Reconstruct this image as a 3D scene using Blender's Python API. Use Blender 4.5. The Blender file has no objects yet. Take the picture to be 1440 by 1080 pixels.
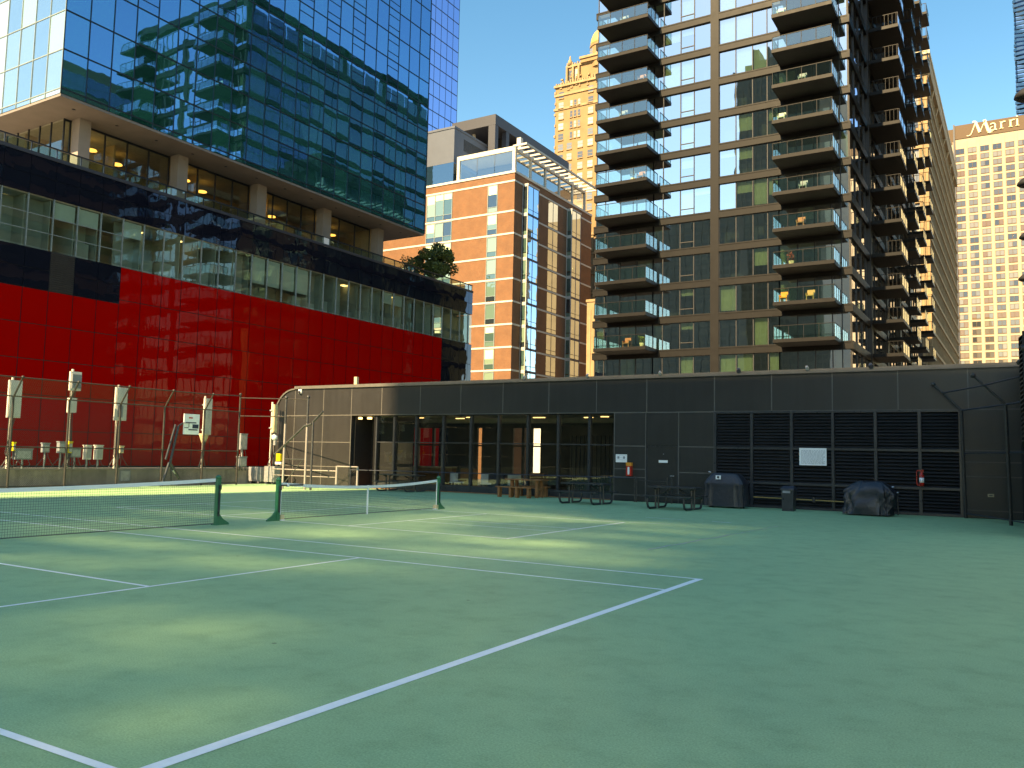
import bpy, math, random
from mathutils import Vector, Matrix
random.seed(7)
S = bpy.context.scene
COL = S.collection
R = math.radians

# ------------------------------------------------------------------ camera
F_PX, YAW, PITCH, ROLL = 1189.75, 2.1155, 0.0850, 0.0212
CAM = Vector((15.676, -11.902, 1.695))
_f = Vector((math.cos(YAW)*math.cos(PITCH), math.sin(YAW)*math.cos(PITCH), math.sin(PITCH)))
_r0 = Vector((math.sin(YAW), -math.cos(YAW), 0)); _u0 = _r0.cross(_f)
_r = _r0*math.cos(ROLL) + _u0*math.sin(ROLL); _u = _u0*math.cos(ROLL) - _r0*math.sin(ROLL)
cd = bpy.data.cameras.new('camera'); co = bpy.data.objects.new('camera', cd); COL.objects.link(co)
m = Matrix((( _r.x, _u.x, -_f.x, CAM.x), (_r.y, _u.y, -_f.y, CAM.y), (_r.z, _u.z, -_f.z, CAM.z), (0, 0, 0, 1)))
co.matrix_world = m
cd.sensor_width = 36; cd.lens = 36*F_PX/1440; cd.clip_end = 6000; cd.clip_start = 0.1
S.camera = co

def ray(px, py): return _f + _r*((px-720)/F_PX) + _u*((540-py)/F_PX)
def onX(px, py, X): d = ray(px, py); return CAM + d*((X-CAM.x)/d.x)
def onY(px, py, Y): d = ray(px, py); return CAM + d*((Y-CAM.y)/d.y)
def onZ(px, py, Z): d = ray(px, py); return CAM + d*((Z-CAM.z)/d.z)
def proj(p):
    d = Vector(p)-CAM; z = d.dot(_f)
    if z < 0.1: return None
    return (720+F_PX*d.dot(_r)/z, 540-F_PX*d.dot(_u)/z)

# ------------------------------------------------------------------ mesh helper
PLACE = None      # optional placing of a building drawn at one size and set down at another
class MB:
    def __init__(s): s.v = []; s.f = []; s.sm = []
    def add(s, vs, fs, smooth=False):
        n = len(s.v); s.v += [tuple(v) for v in vs]
        s.f += [tuple(i+n for i in f) for f in fs]; s.sm += [smooth]*len(fs); return s
    def box(s, x0, y0, z0, x1, y1, z1):
        if x0 > x1: x0, x1 = x1, x0
        if y0 > y1: y0, y1 = y1, y0
        if z0 > z1: z0, z1 = z1, z0
        return s.add([(x0,y0,z0),(x1,y0,z0),(x1,y1,z0),(x0,y1,z0),(x0,y0,z1),(x1,y0,z1),(x1,y1,z1),(x0,y1,z1)],
              [(0,3,2,1),(4,5,6,7),(0,1,5,4),(1,2,6,5),(2,3,7,6),(3,0,4,7)])
    def quad(s, a, b, c, d): return s.add([a,b,c,d], [(0,1,2,3)])
    def tube(s, p, q, r, n=8, r2=None, cap=True):
        p = Vector(p); q = Vector(q); r2 = r if r2 is None else r2
        d = (q-p).normalized(); a = d.orthogonal().normalized(); b = d.cross(a)
        vs = []
        for c, rr in ((p, r), (q, r2)):
            for i in range(n):
                t = 2*math.pi*i/n; vs.append(c + (a*math.cos(t)+b*math.sin(t))*rr)
        s.add(vs, [(i, (i+1) % n, n+(i+1) % n, n+i) for i in range(n)], True)
        if cap: s.add(vs, [tuple(range(n))[::-1], tuple(range(n, 2*n))])
        return s
    def path(s, pts, r, n=8):
        for a, b in zip(pts, pts[1:]): s.tube(a, b, r, n)
        for p in pts[1:-1]: s.ball(p, r*1.0, 6, 5)
        return s
    def ball(s, c, r, n=10, m=7, sz=1.0):
        c = Vector(c); vs = []; fs = []
        for j in range(m+1):
            th = math.pi*j/m
            for i in range(n):
                ph = 2*math.pi*i/n
                vs.append((c.x+r*math.sin(th)*math.cos(ph), c.y+r*math.sin(th)*math.sin(ph), c.z+r*sz*math.cos(th)))
        for j in range(m):
            for i in range(n): fs.append((j*n+i, (j+1)*n+i, (j+1)*n+(i+1) % n, j*n+(i+1) % n))
        return s.add(vs, fs, True)
    def lathe(s, c, prof, n=16, smooth=True):
        vs = []; fs = []
        for (r, z) in prof:
            for i in range(n):
                t = 2*math.pi*i/n; vs.append((c[0]+r*math.cos(t), c[1]+r*math.sin(t), c[2]+z))
        for j in range(len(prof)-1):
            for i in range(n): fs.append((j*n+i, j*n+(i+1) % n, (j+1)*n+(i+1) % n, (j+1)*n+i))
        fs.append(tuple(range(n))[::-1]); fs.append(tuple(range((len(prof)-1)*n, len(prof)*n)))
        return s.add(vs, fs, smooth)
    def prism(s, poly, ax, a, b):
        """extrude a 2D polygon along axis ax ('x','y','z') from a to b"""
        def P(u, v, w): return {'x': (w, u, v), 'y': (u, w, v), 'z': (u, v, w)}[ax]
        n = len(poly); vs = [P(u, v, a) for u, v in poly] + [P(u, v, b) for u, v in poly]
        return s.add(vs, [tuple(range(n)), tuple(range(n, 2*n))[::-1]] + [(i, n+i, n+(i+1) % n, (i+1) % n) for i in range(n)])
    def merge(s, o): n = len(s.v); s.v += o.v; s.f += [tuple(i+n for i in f) for f in o.f]; s.sm += o.sm; return s
    def build(s, name, mat, parent=None, fix=True):
        off = Vector((0, 0, 0)); p = parent
        while p is not None: off += p.location; p = p.parent
        if PLACE: s.v = [PLACE(v) for v in s.v]
        me = bpy.data.meshes.new(name)
        me.from_pydata([(v[0]-off.x, v[1]-off.y, v[2]-off.z) for v in s.v], [], s.f); me.update()
        if fix:
            import bmesh
            b = bmesh.new(); b.from_mesh(me); bmesh.ops.recalc_face_normals(b, faces=b.faces); b.to_mesh(me); b.free()
        for pl, sm in zip(me.polygons, s.sm): pl.use_smooth = sm
        me.materials.append(mat)
        o = bpy.data.objects.new(name, me); COL.objects.link(o)
        if parent is not None: o.parent = parent
        return o

def tag(o, label=None, cat=None, group=None, kind=None):
    for k, v in (('label', label), ('category', cat), ('group', group), ('kind', kind)):
        if v: o[k] = v
    return o
def thing(name, label, cat, loc, group=None):
    o = bpy.data.objects.new(name, None); COL.objects.link(o); o.location = loc; o.empty_display_size = 0.3
    return tag(o, label, cat, group)
KIDS = {}
def copy_tree(o, parent=None):
    c = o.copy(); COL.objects.link(c)
    if parent is not None: c.parent = parent
    for ch in [x for x in COL.objects if x.parent == o]: copy_tree(ch, c)
    return c
def dup(o, loc, rz, label):
    c = copy_tree(o); c.location = loc; c.rotation_euler = (0, 0, rz); c['label'] = label; return c

def area(vs):
    q = [proj(v) for v in vs]; q = [p for p in q if p]
    if len(q) < len(vs): return 0
    xs = [min(1440, max(0, p[0])) for p in q]; ys = [min(1080, max(0, p[1])) for p in q]
    return (max(xs)-min(xs))*(max(ys)-min(ys))
def many(items, name, mat, root, limit=100, sub=None):
    """items: list of MB; the ones that show largest become parts, the rest one part"""
    sc = sorted(items, key=lambda b: -area(b.v)); out = []
    for b in sc[:limit]: out.append(b.build(name, mat, root))
    if len(sc) > limit:
        r = MB()
        for b in sc[limit:]: r.merge(b)
        tag(r.build(name, mat, root), kind='stuff')
    return out

# ------------------------------------------------------------------ materials
def nt(name):
    m = bpy.data.materials.new(name); m.use_nodes = True; t = m.node_tree; t.nodes.clear()
    return m, t, lambda k, **kw: _mk(t, k, kw)
def _mk(t, k, kw):
    n = t.nodes.new('ShaderNode'+k)
    for a, b in kw.items():
        if a in n.inputs.keys(): n.inputs[a].default_value = b
        else: setattr(n, a, b)
    return n
def rgba(c): return (c[0], c[1], c[2], 1)
def ramp(t, fac, stops):
    r = t.nodes.new('ShaderNodeValToRGB'); t.links.new(fac, r.inputs[0])
    el = r.color_ramp.elements
    while len(el) < len(stops): el.new(0.5)
    for e, (p, c) in zip(el, stops): e.position = p; e.color = rgba(c)
    return r.outputs[0]
def pbr(name, c, rough=0.6, metal=0.0, var=0.15, scale=3.0, bump=0.0, bscale=40.0, spec=0.5, rnd=0.0, streak=0.0, coat=0.0):
    m, t, N = nt(name); L = t.links.new
    out = N('OutputMaterial'); b = N('BsdfPrincipled', Roughness=rough, Metallic=metal)
    b.inputs['Specular IOR Level'].default_value = spec
    b.inputs['Coat Weight'].default_value = coat
    L(b.outputs[0], out.inputs[0])
    g = N('NewGeometry'); tc = N('TexCoord')
    src = g.outputs['Position']
    no = N('TexNoise', Scale=scale, Detail=6.0, Roughness=0.6); L(src, no.inputs['Vector'])
    lo = [x*(1-var) for x in c]; hi = [min(1, x*(1+var)) for x in c]
    col = ramp(t, no.outputs['Fac'], [(0.3, lo), (0.7, hi)])
    if streak:
        mp = N('Mapping'); mp.inputs['Scale'].default_value = (3.0, 3.0, 0.12); L(src, mp.inputs[0])
        n3 = N('TexNoise', Scale=1.5, Detail=5.0); L(mp.outputs[0], n3.inputs['Vector'])
        mx = N('MixRGB', blend_type='MULTIPLY'); mx.inputs[0].default_value = streak
        L(col, mx.inputs[1]); L(ramp(t, n3.outputs['Fac'], [(0.35, (0.45, 0.42, 0.4)), (0.6, (1, 1, 1))]), mx.inputs[2]); col = mx.outputs[0]
    if rnd:
        oi = N('ObjectInfo'); ad = N('Math', operation='ADD'); L(g.outputs['Random Per Island'], ad.inputs[0]); L(oi.outputs['Random'], ad.inputs[1])
        fr = N('Math', operation='FRACT'); L(ad.outputs[0], fr.inputs[0])
        mx = N('MixRGB', blend_type='MULTIPLY'); mx.inputs[0].default_value = 1
        L(col, mx.inputs[1]); L(ramp(t, fr.outputs[0], [(0, (1-rnd,)*3), (1, (1, 1, 1))]), mx.inputs[2]); col = mx.outputs[0]
    L(col, b.inputs['Base Color'])
    n2 = N('TexNoise', Scale=scale*2.3, Detail=4.0); L(src, n2.inputs['Vector'])
    mr = N('MapRange'); mr.inputs[3].default_value = max(0.02, rough-0.08); mr.inputs[4].default_value = min(1, rough+0.08)
    L(n2.outputs['Fac'], mr.inputs[0]); L(mr.outputs[0], b.inputs['Roughness'])
    if bump:
        nb = N('TexNoise', Scale=bscale, Detail=3.0); L(src, nb.inputs['Vector'])
        bp = N('Bump', Strength=bump, Distance=0.02); L(nb.outputs['Fac'], bp.inputs['Height']); L(bp.outputs[0], b.inputs['Normal'])
    return m
def mirror_glass(name, refl, base, fac=0.8, wav=0.02, wscale=0.35, rough=0.015, bases=None, edge=0.0):
    """reflective opaque facade glass: tinted mirror over a darker body, gently wavy, body tone random per pane"""
    m, t, N = nt(name); L = t.links.new
    out = N('OutputMaterial'); mx = N('MixShader'); L(mx.outputs[0], out.inputs[0])
    g = N('NewGeometry'); oi = N('ObjectInfo')
    ad = N('Math', operation='ADD'); L(g.outputs['Random Per Island'], ad.inputs[0]); L(oi.outputs['Random'], ad.inputs[1])
    fr = N('Math', operation='FRACT'); L(ad.outputs[0], fr.inputs[0])
    d = N('BsdfDiffuse')
    if bases:
        st = [(i/len(bases), c) for i, c in enumerate(bases)]
        rr = t.nodes.new('ShaderNodeValToRGB'); L(fr.outputs[0], rr.inputs[0]); rr.color_ramp.interpolation = 'CONSTANT'
        while len(rr.color_ramp.elements) < len(st): rr.color_ramp.elements.new(0.5)
        for e, (p, c) in zip(rr.color_ramp.elements, st): e.position = p; e.color = rgba(c)
        L(rr.outputs[0], d.inputs[0])
    else: d.inputs[0].default_value = rgba(base)
    gl = N('BsdfGlossy', Roughness=rough); gl.inputs[0].default_value = rgba(refl)
    no = N('TexNoise', Scale=wscale, Detail=2.0, Roughness=0.4); L(g.outputs['Position'], no.inputs['Vector'])
    bp = N('Bump', Strength=1.0, Distance=wav); L(no.outputs['Fac'], bp.inputs['Height']); L(bp.outputs[0], gl.inputs['Normal'])
    lw = N('LayerWeight', Blend=0.5)
    mr = N('MapRange'); mr.inputs[3].default_value = fac; mr.inputs[4].default_value = min(1, fac+0.25+edge)
    L(lw.outputs['Facing'], mr.inputs[0]); L(mr.outputs[0], mx.inputs[0])
    L(d.outputs[0], mx.inputs[1]); L(gl.outputs[0], mx.inputs[2]); return m
def clear_glass(name, tint, refl, f0=0.12, f1=0.7, wav=0.004, wscale=0.5):
    m, t, N = nt(name); L = t.links.new
    out = N('OutputMaterial'); mx = N('MixShader'); L(mx.outputs[0], out.inputs[0])
    tr = N('BsdfTransparent'); tr.inputs[0].default_value = rgba(tint)
    gl = N('BsdfGlossy', Roughness=0.01); gl.inputs[0].default_value = rgba(refl)
    g = N('NewGeometry'); no = N('TexNoise', Scale=wscale, Detail=2.0); L(g.outputs['Position'], no.inputs['Vector'])
    bp = N('Bump', Strength=1.0, Distance=wav); L(no.outputs['Fac'], bp.inputs['Height']); L(bp.outputs[0], gl.inputs['Normal'])
    lw = N('LayerWeight', Blend=0.35); mr = N('MapRange'); mr.inputs[3].default_value = f0; mr.inputs[4].default_value = f1
    L(lw.outputs['Facing'], mr.inputs[0]); L(mr.outputs[0], mx.inputs[0]); L(tr.outputs[0], mx.inputs[1]); L(gl.outputs[0], mx.inputs[2]); return m
def emit(name, c, s):
    m, t, N = nt(name); out = N('OutputMaterial'); e = N('Emission', Strength=s); e.inputs[0].default_value = rgba(c)
    t.links.new(e.outputs[0], out.inputs[0]); return m
def netmat(name, c, pitch, thick, axes='yz', diag=False):
    """woven wire or cord: opaque along a fine grid, open between"""
    m, t, N = nt(name); L = t.links.new
    out = N('OutputMaterial'); mx = N('MixShader'); L(mx.outputs[0], out.inputs[0])
    tr = N('BsdfTransparent'); d = N('BsdfPrincipled', Roughness=0.6); d.inputs['Base Color'].default_value = rgba(c)
    g = N('NewGeometry'); sp = N('SeparateXYZ'); L(g.outputs['Position'], sp.inputs[0])
    a, b = (sp.outputs['XYZ'.index(x.upper())] for x in axes)
    if diag:
        p = N('Math', operation='ADD'); q = N('Math', operation='SUBTRACT')
        for n in (p, q): L(a, n.inputs[0]); L(b, n.inputs[1])
        a, b = p.outputs[0], q.outputs[0]
    res = []
    for s in (a, b):
        mm = N('Math', operation='PINGPONG'); L(s, mm.inputs[0]); mm.inputs[1].default_value = pitch/2
        lt = N('Math', operation='LESS_THAN'); L(mm.outputs[0], lt.inputs[0]); lt.inputs[1].default_value = thick/2; res.append(lt.outputs[0])
    mxn = N('Math', operation='MAXIMUM'); L(res[0], mxn.inputs[0]); L(res[1], mxn.inputs[1])
    L(mxn.outputs[0], mx.inputs[0]); L(tr.outputs[0], mx.inputs[1]); L(d.outputs[0], mx.inputs[2]); return m
def brickmat(name, c1, c2, mortar):
    m, t, N = nt(name); L = t.links.new
    out = N('OutputMaterial'); b = N('BsdfPrincipled', Roughness=0.85); L(b.outputs[0], out.inputs[0])
    g = N('NewGeometry'); sp = N('SeparateXYZ'); L(g.outputs['Position'], sp.inputs[0])
    ad = N('Math', operation='ADD'); L(sp.outputs[0], ad.inputs[0]); L(sp.outputs[1], ad.inputs[1])
    cb = N('CombineXYZ'); L(ad.outputs[0], cb.inputs[0]); L(sp.outputs[2], cb.inputs[1])
    br = N('TexBrick', Scale=1.0); L(cb.outputs[0], br.inputs['Vector'])
    br.inputs['Color1'].default_value = rgba(c1); br.inputs['Color2'].default_value = rgba(c2); br.inputs['Mortar'].default_value = rgba(mortar)
    br.inputs['Mortar Size'].default_value = 0.012; br.inputs['Brick Width'].default_value = 0.3; br.inputs['Row Height'].default_value = 0.1
    no = N('TexNoise', Scale=0.6, Detail=6.0); L(g.outputs['Position'], no.inputs['Vector'])
    mx = N('MixRGB', blend_type='MULTIPLY'); mx.inputs[0].default_value = 1
    L(br.outputs['Color'], mx.inputs[1]); L(ramp(t, no.outputs['Fac'], [(0.3, (0.82, 0.8, 0.78)), (0.7, (1.08, 1.05, 1.0))]), mx.inputs[2])
    L(mx.outputs[0], b.inputs['Base Color']); return m
def courtmat():
    m, t, N = nt('court_paint'); L = t.links.new
    out = N('OutputMaterial'); b = N('BsdfPrincipled', Roughness=0.72); L(b.outputs[0], out.inputs[0])
    g = N('NewGeometry'); P = g.outputs['Position']
    n1 = N('TexNoise', Scale=0.22, Detail=5.0, Roughness=0.55); L(P, n1.inputs['Vector'])
    n2 = N('TexNoise', Scale=70.0, Detail=4.0, Roughness=0.75); L(P, n2.inputs['Vector'])
    n3 = N('TexNoise', Scale=2.2, Detail=8.0, Roughness=0.7); L(P, n3.inputs['Vector'])
    c = ramp(t, n1.outputs['Fac'], [(0.3, (0.25, 0.43, 0.215)), (0.7, (0.28, 0.48, 0.235))])
    def mul(c, fac, stops):
        x = N('MixRGB', blend_type='MULTIPLY'); x.inputs[0].default_value = 1; L(c, x.inputs[1]); L(ramp(t, fac, stops), x.inputs[2]); return x.outputs[0]
    c = mul(c, n2.outputs['Fac'], [(0.3, (0.66, 0.68, 0.66)), (0.7, (1.26, 1.25, 1.26))])
    c = mul(c, n3.outputs['Fac'], [(0.33, (0.82, 0.85, 0.84)), (0.5, (1, 1, 1)), (0.72, (1.1, 1.08, 1.08))])
    # scuffs and pale scratches
    mp = N('Mapping'); mp.inputs['Scale'].default_value = (0.5, 2.0, 1); mp.inputs['Rotation'].default_value = (0, 0, 0.5); L(P, mp.inputs[0])
    n4 = N('TexNoise', Scale=5.0, Detail=10.0, Roughness=0.8); L(mp.outputs[0], n4.inputs['Vector'])
    c = mul(c, n4.outputs['Fac'], [(0.66, (1, 1, 1)), (0.74, (1.25, 1.22, 1.25))])
    v = N('TexVoronoi', Scale=0.9); L(P, v.inputs['Vector'])
    c = mul(c, v.outputs['Distance'], [(0.016, (0.4, 0.38, 0.32)), (0.028, (1, 1, 1))])
    L(c, b.inputs['Base Color'])
    bp = N('Bump', Strength=0.35, Distance=0.004); L(n2.outputs['Fac'], bp.inputs['Height']); L(bp.outputs[0], b.inputs['Normal'])
    return m

M = {}
M['court'] = courtmat()
M['line'] = pbr('line_paint', (0.92, 0.91, 0.88), 0.6, var=0.05, scale=9)
M['deck'] = pbr('roof_deck', (0.07, 0.065, 0.06), 0.9, var=0.4, scale=1.2)
M['ground'] = pbr('city_ground', (0.12, 0.115, 0.11), 0.9, var=0.3, scale=0.05)
M['blackpanel'] = pbr('black_metal_panel', (0.026, 0.0235, 0.0225), 0.36, var=0.12, scale=0.7, streak=0.25, rnd=0.12)
M['joint'] = pbr('panel_joint', (0.10, 0.09, 0.08), 0.6)
M['louvre'] = pbr('black_louvre', (0.022, 0.021, 0.022), 0.45, var=0.2, scale=1.5)
M['void'] = pbr('dark_void', (0.008, 0.008, 0.009), 0.8)
M['blackmetal'] = pbr('black_painted_metal', (0.03, 0.032, 0.036), 0.3, var=0.2)
M['rust'] = pbr('worn_fence_steel', (0.035, 0.0287, 0.0231), 0.6, var=0.5, scale=14)
M['galv'] = pbr('galvanised_steel', (0.42, 0.42, 0.42), 0.45, metal=0.6, var=0.2, scale=8)
M['fencedark'] = pbr('dark_fence_steel', (0.04, 0.04, 0.04), 0.5, var=0.3, scale=9)
M['greenpost'] = pbr('green_post_paint', (0.005, 0.16, 0.075), 0.35, var=0.15, scale=6)
M['white'] = pbr('white_vinyl', (0.78, 0.78, 0.78), 0.5, var=0.06)
M['offwhite'] = pbr('antenna_plastic', (0.62, 0.58, 0.5), 0.5, var=0.1, scale=2, streak=0.3)
M['greybox'] = pbr('grey_equipment', (0.22, 0.23, 0.24), 0.55, var=0.2, scale=3)
M['cream'] = pbr('cream_plastic', (0.6, 0.47, 0.28), 0.6)
M['yellow'] = pbr('yellow_plastic', (0.7, 0.5, 0.03), 0.5)
M['red'] = pbr('red_enamel', (0.55, 0.02, 0.012), 0.3, var=0.1)
M['orange'] = pbr('orange_enamel', (0.75, 0.25, 0.03), 0.45)
M['wood'] = pbr('stained_wood', (0.30, 0.105, 0.035), 0.55, var=0.3, scale=6)
M['cover'] = pbr('black_fabric_cover', (0.022, 0.023, 0.03), 0.42, var=0.3, scale=2, bump=0.8, bscale=6)
M['pipe'] = pbr('yellow_gas_pipe', (0.35, 0.2, 0.06), 0.5)
M['netmesh'] = netmat('net_cord', (0.05, 0.055, 0.055), 0.048, 0.0048)
M['chain'] = netmat('chain_link_wire', (0.05, 0.045, 0.042), 0.075, 0.0075, diag=True)
M['chainx'] = netmat('chain_link_wire_short_run', (0.05, 0.045, 0.042), 0.075, 0.0075, axes='xz', diag=True)
# left building
M['redpanel'] = mirror_glass('red_glass_cladding', (0.75, 0.45, 0.4), (0.42, 0.003, 0.003), 0.004, 0.008, 0.4, edge=-0.15)
M['darkpanel'] = mirror_glass('black_glass_cladding', (0.42, 0.5, 0.7), (0.006, 0.008, 0.016), 0.06, 0.02, 0.45, edge=0.0)
M['teal'] = mirror_glass('teal_facade_glass', (0.11, 0.50, 0.86), (0.002, 0.04, 0.042), 0.62, 0.009, 0.35, bases=[(0.001, 0.14, 0.10), (0.002, 0.20, 0.145), (0.001, 0.11, 0.08), (0.003, 0.24, 0.17)])
M['sunlitglass'] = mirror_glass('sunlit_facade_glass', (0.75, 0.9, 1.0), (0.3, 0.45, 0.4), 0.45, 0.03, 0.4, bases=[(0.35, 0.5, 0.42), (0.2, 0.3, 0.35), (0.45, 0.55, 0.5), (0.12, 0.2, 0.25)])  # sunlight on the return face is put into these lighter pane colours
M['darkframe'] = pbr('dark_mullion', (0.008, 0.014, 0.022), 0.4)
M['soffit'] = pbr('tan_soffit_panel', (0.20, 0.175, 0.16), 0.7, var=0.1, scale=0.6)
M['column'] = pbr('tan_stone_column', (0.26, 0.225, 0.205), 0.7, var=0.1, scale=0.8)
M['concrete'] = pbr('concrete_curb', (0.3, 0.25, 0.19), 0.85, var=0.3, scale=1.5, streak=0.4)
M['officeglass'] = clear_glass('office_window_glass', (0.66, 0.78, 0.72), (0.6, 0.72, 0.7), 0.16, 0.5)
M['terraceglass'] = clear_glass('terrace_glass', (0.72, 0.75, 0.65), (0.9, 0.95, 0.95), 0.08, 0.5)
M['paleframe'] = pbr('pale_mullion', (0.2, 0.25, 0.25), 0.4)
M['office'] = pbr('office_interior', (0.5, 0.54, 0.48), 0.8, var=0.25, scale=0.25, rnd=0.4)
M['warmroom'] = pbr('warm_interior', (0.40, 0.30, 0.16), 0.8, var=0.4, scale=0.3)
M['blind'] = pbr('window_blind', (0.62, 0.68, 0.6), 0.8, var=0.05)
M['greenblind'] = pbr('pale_green_blind', (0.6, 0.68, 0.46), 0.8, var=0.05)
M['lampwarm'] = emit('warm_ceiling_lamp', (1.0, 0.60, 0.2), 0.55)
M['lampsoft'] = emit('soft_ceiling_lamp', (1.0, 0.76, 0.42), 0.75)
# tower
M['bronze'] = pbr('bronze_metal', (0.0105, 0.0098, 0.0095), 0.45, metal=0.0, spec=0.16, var=0.12, scale=0.8)
M['undersoffit'] = pbr('balcony_soffit', (0.012, 0.011, 0.012), 0.6)
M['towerglass'] = clear_glass('tower_window_glass', (0.5, 0.62, 0.54), (0.92, 0.96, 1.0), 0.62, 0.92, 0.003, 0.4)
M['sideglass'] = mirror_glass('tower_side_glass', (0.85, 0.92, 1.0), (0.03, 0.04, 0.04), 0.6, 0.01, 0.4)
M['railglass'] = clear_glass('balcony_rail_glass', (0.62, 0.8, 0.72), (0.85, 1.0, 0.98), 0.16, 0.8, 0.001)
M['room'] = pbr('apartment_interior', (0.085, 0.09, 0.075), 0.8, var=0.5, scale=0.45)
# others
M['brick'] = brickmat('orange_brick', (0.21, 0.08, 0.034), (0.17, 0.062, 0.026), (0.19, 0.13, 0.08))
M['limestone'] = pbr('white_band_stone', (0.504, 0.476, 0.42), 0.7, var=0.08)
M['hotelglass'] = mirror_glass('hotel_window_glass', (0.6, 0.72, 0.8), (0.05, 0.1, 0.085), 0.16, 0.01, 0.5, bases=[(0.05, 0.1, 0.085), (0.12, 0.2, 0.16), (0.02, 0.03, 0.035), (0.2, 0.28, 0.2)])
M['blueglass'] = mirror_glass('blue_reflecting_glass', (0.55, 0.75, 1.0), (0.02, 0.05, 0.1), 0.75, 0.006, 0.5)
M['penthouseglass'] = clear_glass('penthouse_glass', (0.75, 0.85, 0.85), (0.9, 0.95, 1), 0.2, 0.8)
M['greymetal'] = pbr('grey_metal_cladding', (0.0735, 0.0875, 0.115), 0.5, metal=0.0, var=0.06, scale=0.5)
M['slate'] = pbr('dark_slate_metal', (0.0315, 0.035, 0.049), 0.5, var=0.08)
M['navy'] = mirror_glass('navy_glass', (0.5, 0.65, 0.8), (0.01, 0.03, 0.045), 0.25, 0.006, 0.5)
M['goldstone'] = pbr('golden_terracotta', (0.252, 0.154, 0.0735), 0.8, var=0.14, scale=0.25, bump=0.4, bscale=0.8)
M['goldtrim'] = pbr('pale_terracotta', (0.294, 0.196, 0.105), 0.8, var=0.2, scale=0.6)
M['golddome'] = pbr('yellow_dome_tile', (0.434, 0.308, 0.112), 0.5, var=0.08)
M['oldglass'] = mirror_glass('old_window_glass', (0.8, 0.8, 0.8), (0.1, 0.1, 0.1), 0.1, 0.0, 1.0, bases=[(0.28, 0.28, 0.26), (0.08, 0.085, 0.09), (0.4, 0.4, 0.36), (0.15, 0.16, 0.17)])
M['hotelstone'] = pbr('cream_hotel_stone', (0.37, 0.285, 0.205), 0.8, var=0.06, scale=0.2)
M['hotelbrown'] = pbr('brown_parapet', (0.10, 0.062, 0.036), 0.8, var=0.06)
M['hotelwin'] = mirror_glass('hotel_room_glass', (0.6, 0.6, 0.62), (0.2, 0.2, 0.18), 0.15, 0, 1, bases=[(0.14, 0.125, 0.105), (0.075, 0.072, 0.07), (0.19, 0.17, 0.135), (0.15, 0.085, 0.035), (0.035, 0.04, 0.045), (0.115, 0.11, 0.1), (0.14, 0.135, 0.12)])
M['signcream'] = pbr('cream_sign_letter', (0.63, 0.546, 0.336), 0.5, var=0.03)
M['finstone'] = pbr('tan_concrete', (0.294, 0.21, 0.126), 0.8, var=0.12, scale=0.3)
M['cornice'] = pbr('pale_cornice', (0.49, 0.42, 0.294), 0.7, var=0.05)
M['bluetower'] = mirror_glass('violet_blue_glass', (0.50, 0.62, 1.0), (0.04, 0.07, 0.2), 0.85, 0.0, 1, bases=[(0.05, 0.08, 0.22), (0.06, 0.1, 0.26), (0.04, 0.07, 0.2)])
M['foliage'] = pbr('leaf_green', (0.10, 0.145, 0.025), 0.6, var=0.5, scale=1.5, rnd=0.55)
M['foliage2'] = pbr('leaf_pale', (0.16, 0.16, 0.05), 0.6, var=0.4, scale=1.5, rnd=0.5)
M['bark'] = pbr('bark', (0.08, 0.06, 0.045), 0.9)
M['bouncewall'] = pbr('pale_bounce_wall', (0.5, 0.46, 0.4), 0.8, var=0.1, scale=0.2)  # pale tone of the unseen slit wall, chosen to bounce light to the court
M['farglass'] = mirror_glass('far_green_glass', (0.35, 0.5, 0.48), (0.03, 0.05, 0.045), 0.3, 0.0, 1)
M['mossglass'] = pbr('dull_green_glass', (0.045, 0.062, 0.052), 0.4, var=0.3, scale=0.05)
M['mosswall'] = pbr('dark_green_grey_facade', (0.075, 0.092, 0.08), 0.7, var=0.2, scale=0.03)
M['ink'] = pbr('printed_ink', (0.25, 0.27, 0.3), 0.7)
M['inkdark'] = pbr('dark_print', (0.03, 0.03, 0.04), 0.6)
M['walnut'] = pbr('interior_wood', (0.36, 0.16, 0.06), 0.6, var=0.25, scale=3)
M['pavglass'] = clear_glass('pavilion_glass', (0.62, 0.65, 0.62), (0.8, 0.85, 0.85), 0.03, 0.4, 0.001)
M['roomdark'] = pbr('pavilion_interior', (0.10, 0.095, 0.085), 0.8, var=0.3, scale=0.4)
M['ceil'] = pbr('pavilion_ceiling', (0.32, 0.32, 0.27), 0.8)
M['plum'] = pbr('dark_cloth', (0.02, 0.03, 0.06), 0.8)
M['flower'] = pbr('red_leaf', (0.25, 0.06, 0.04), 0.7, rnd=0.4)
SKY_STR, SUN_STR, EXPO = 0.07, 2.75, 2.4
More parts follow.
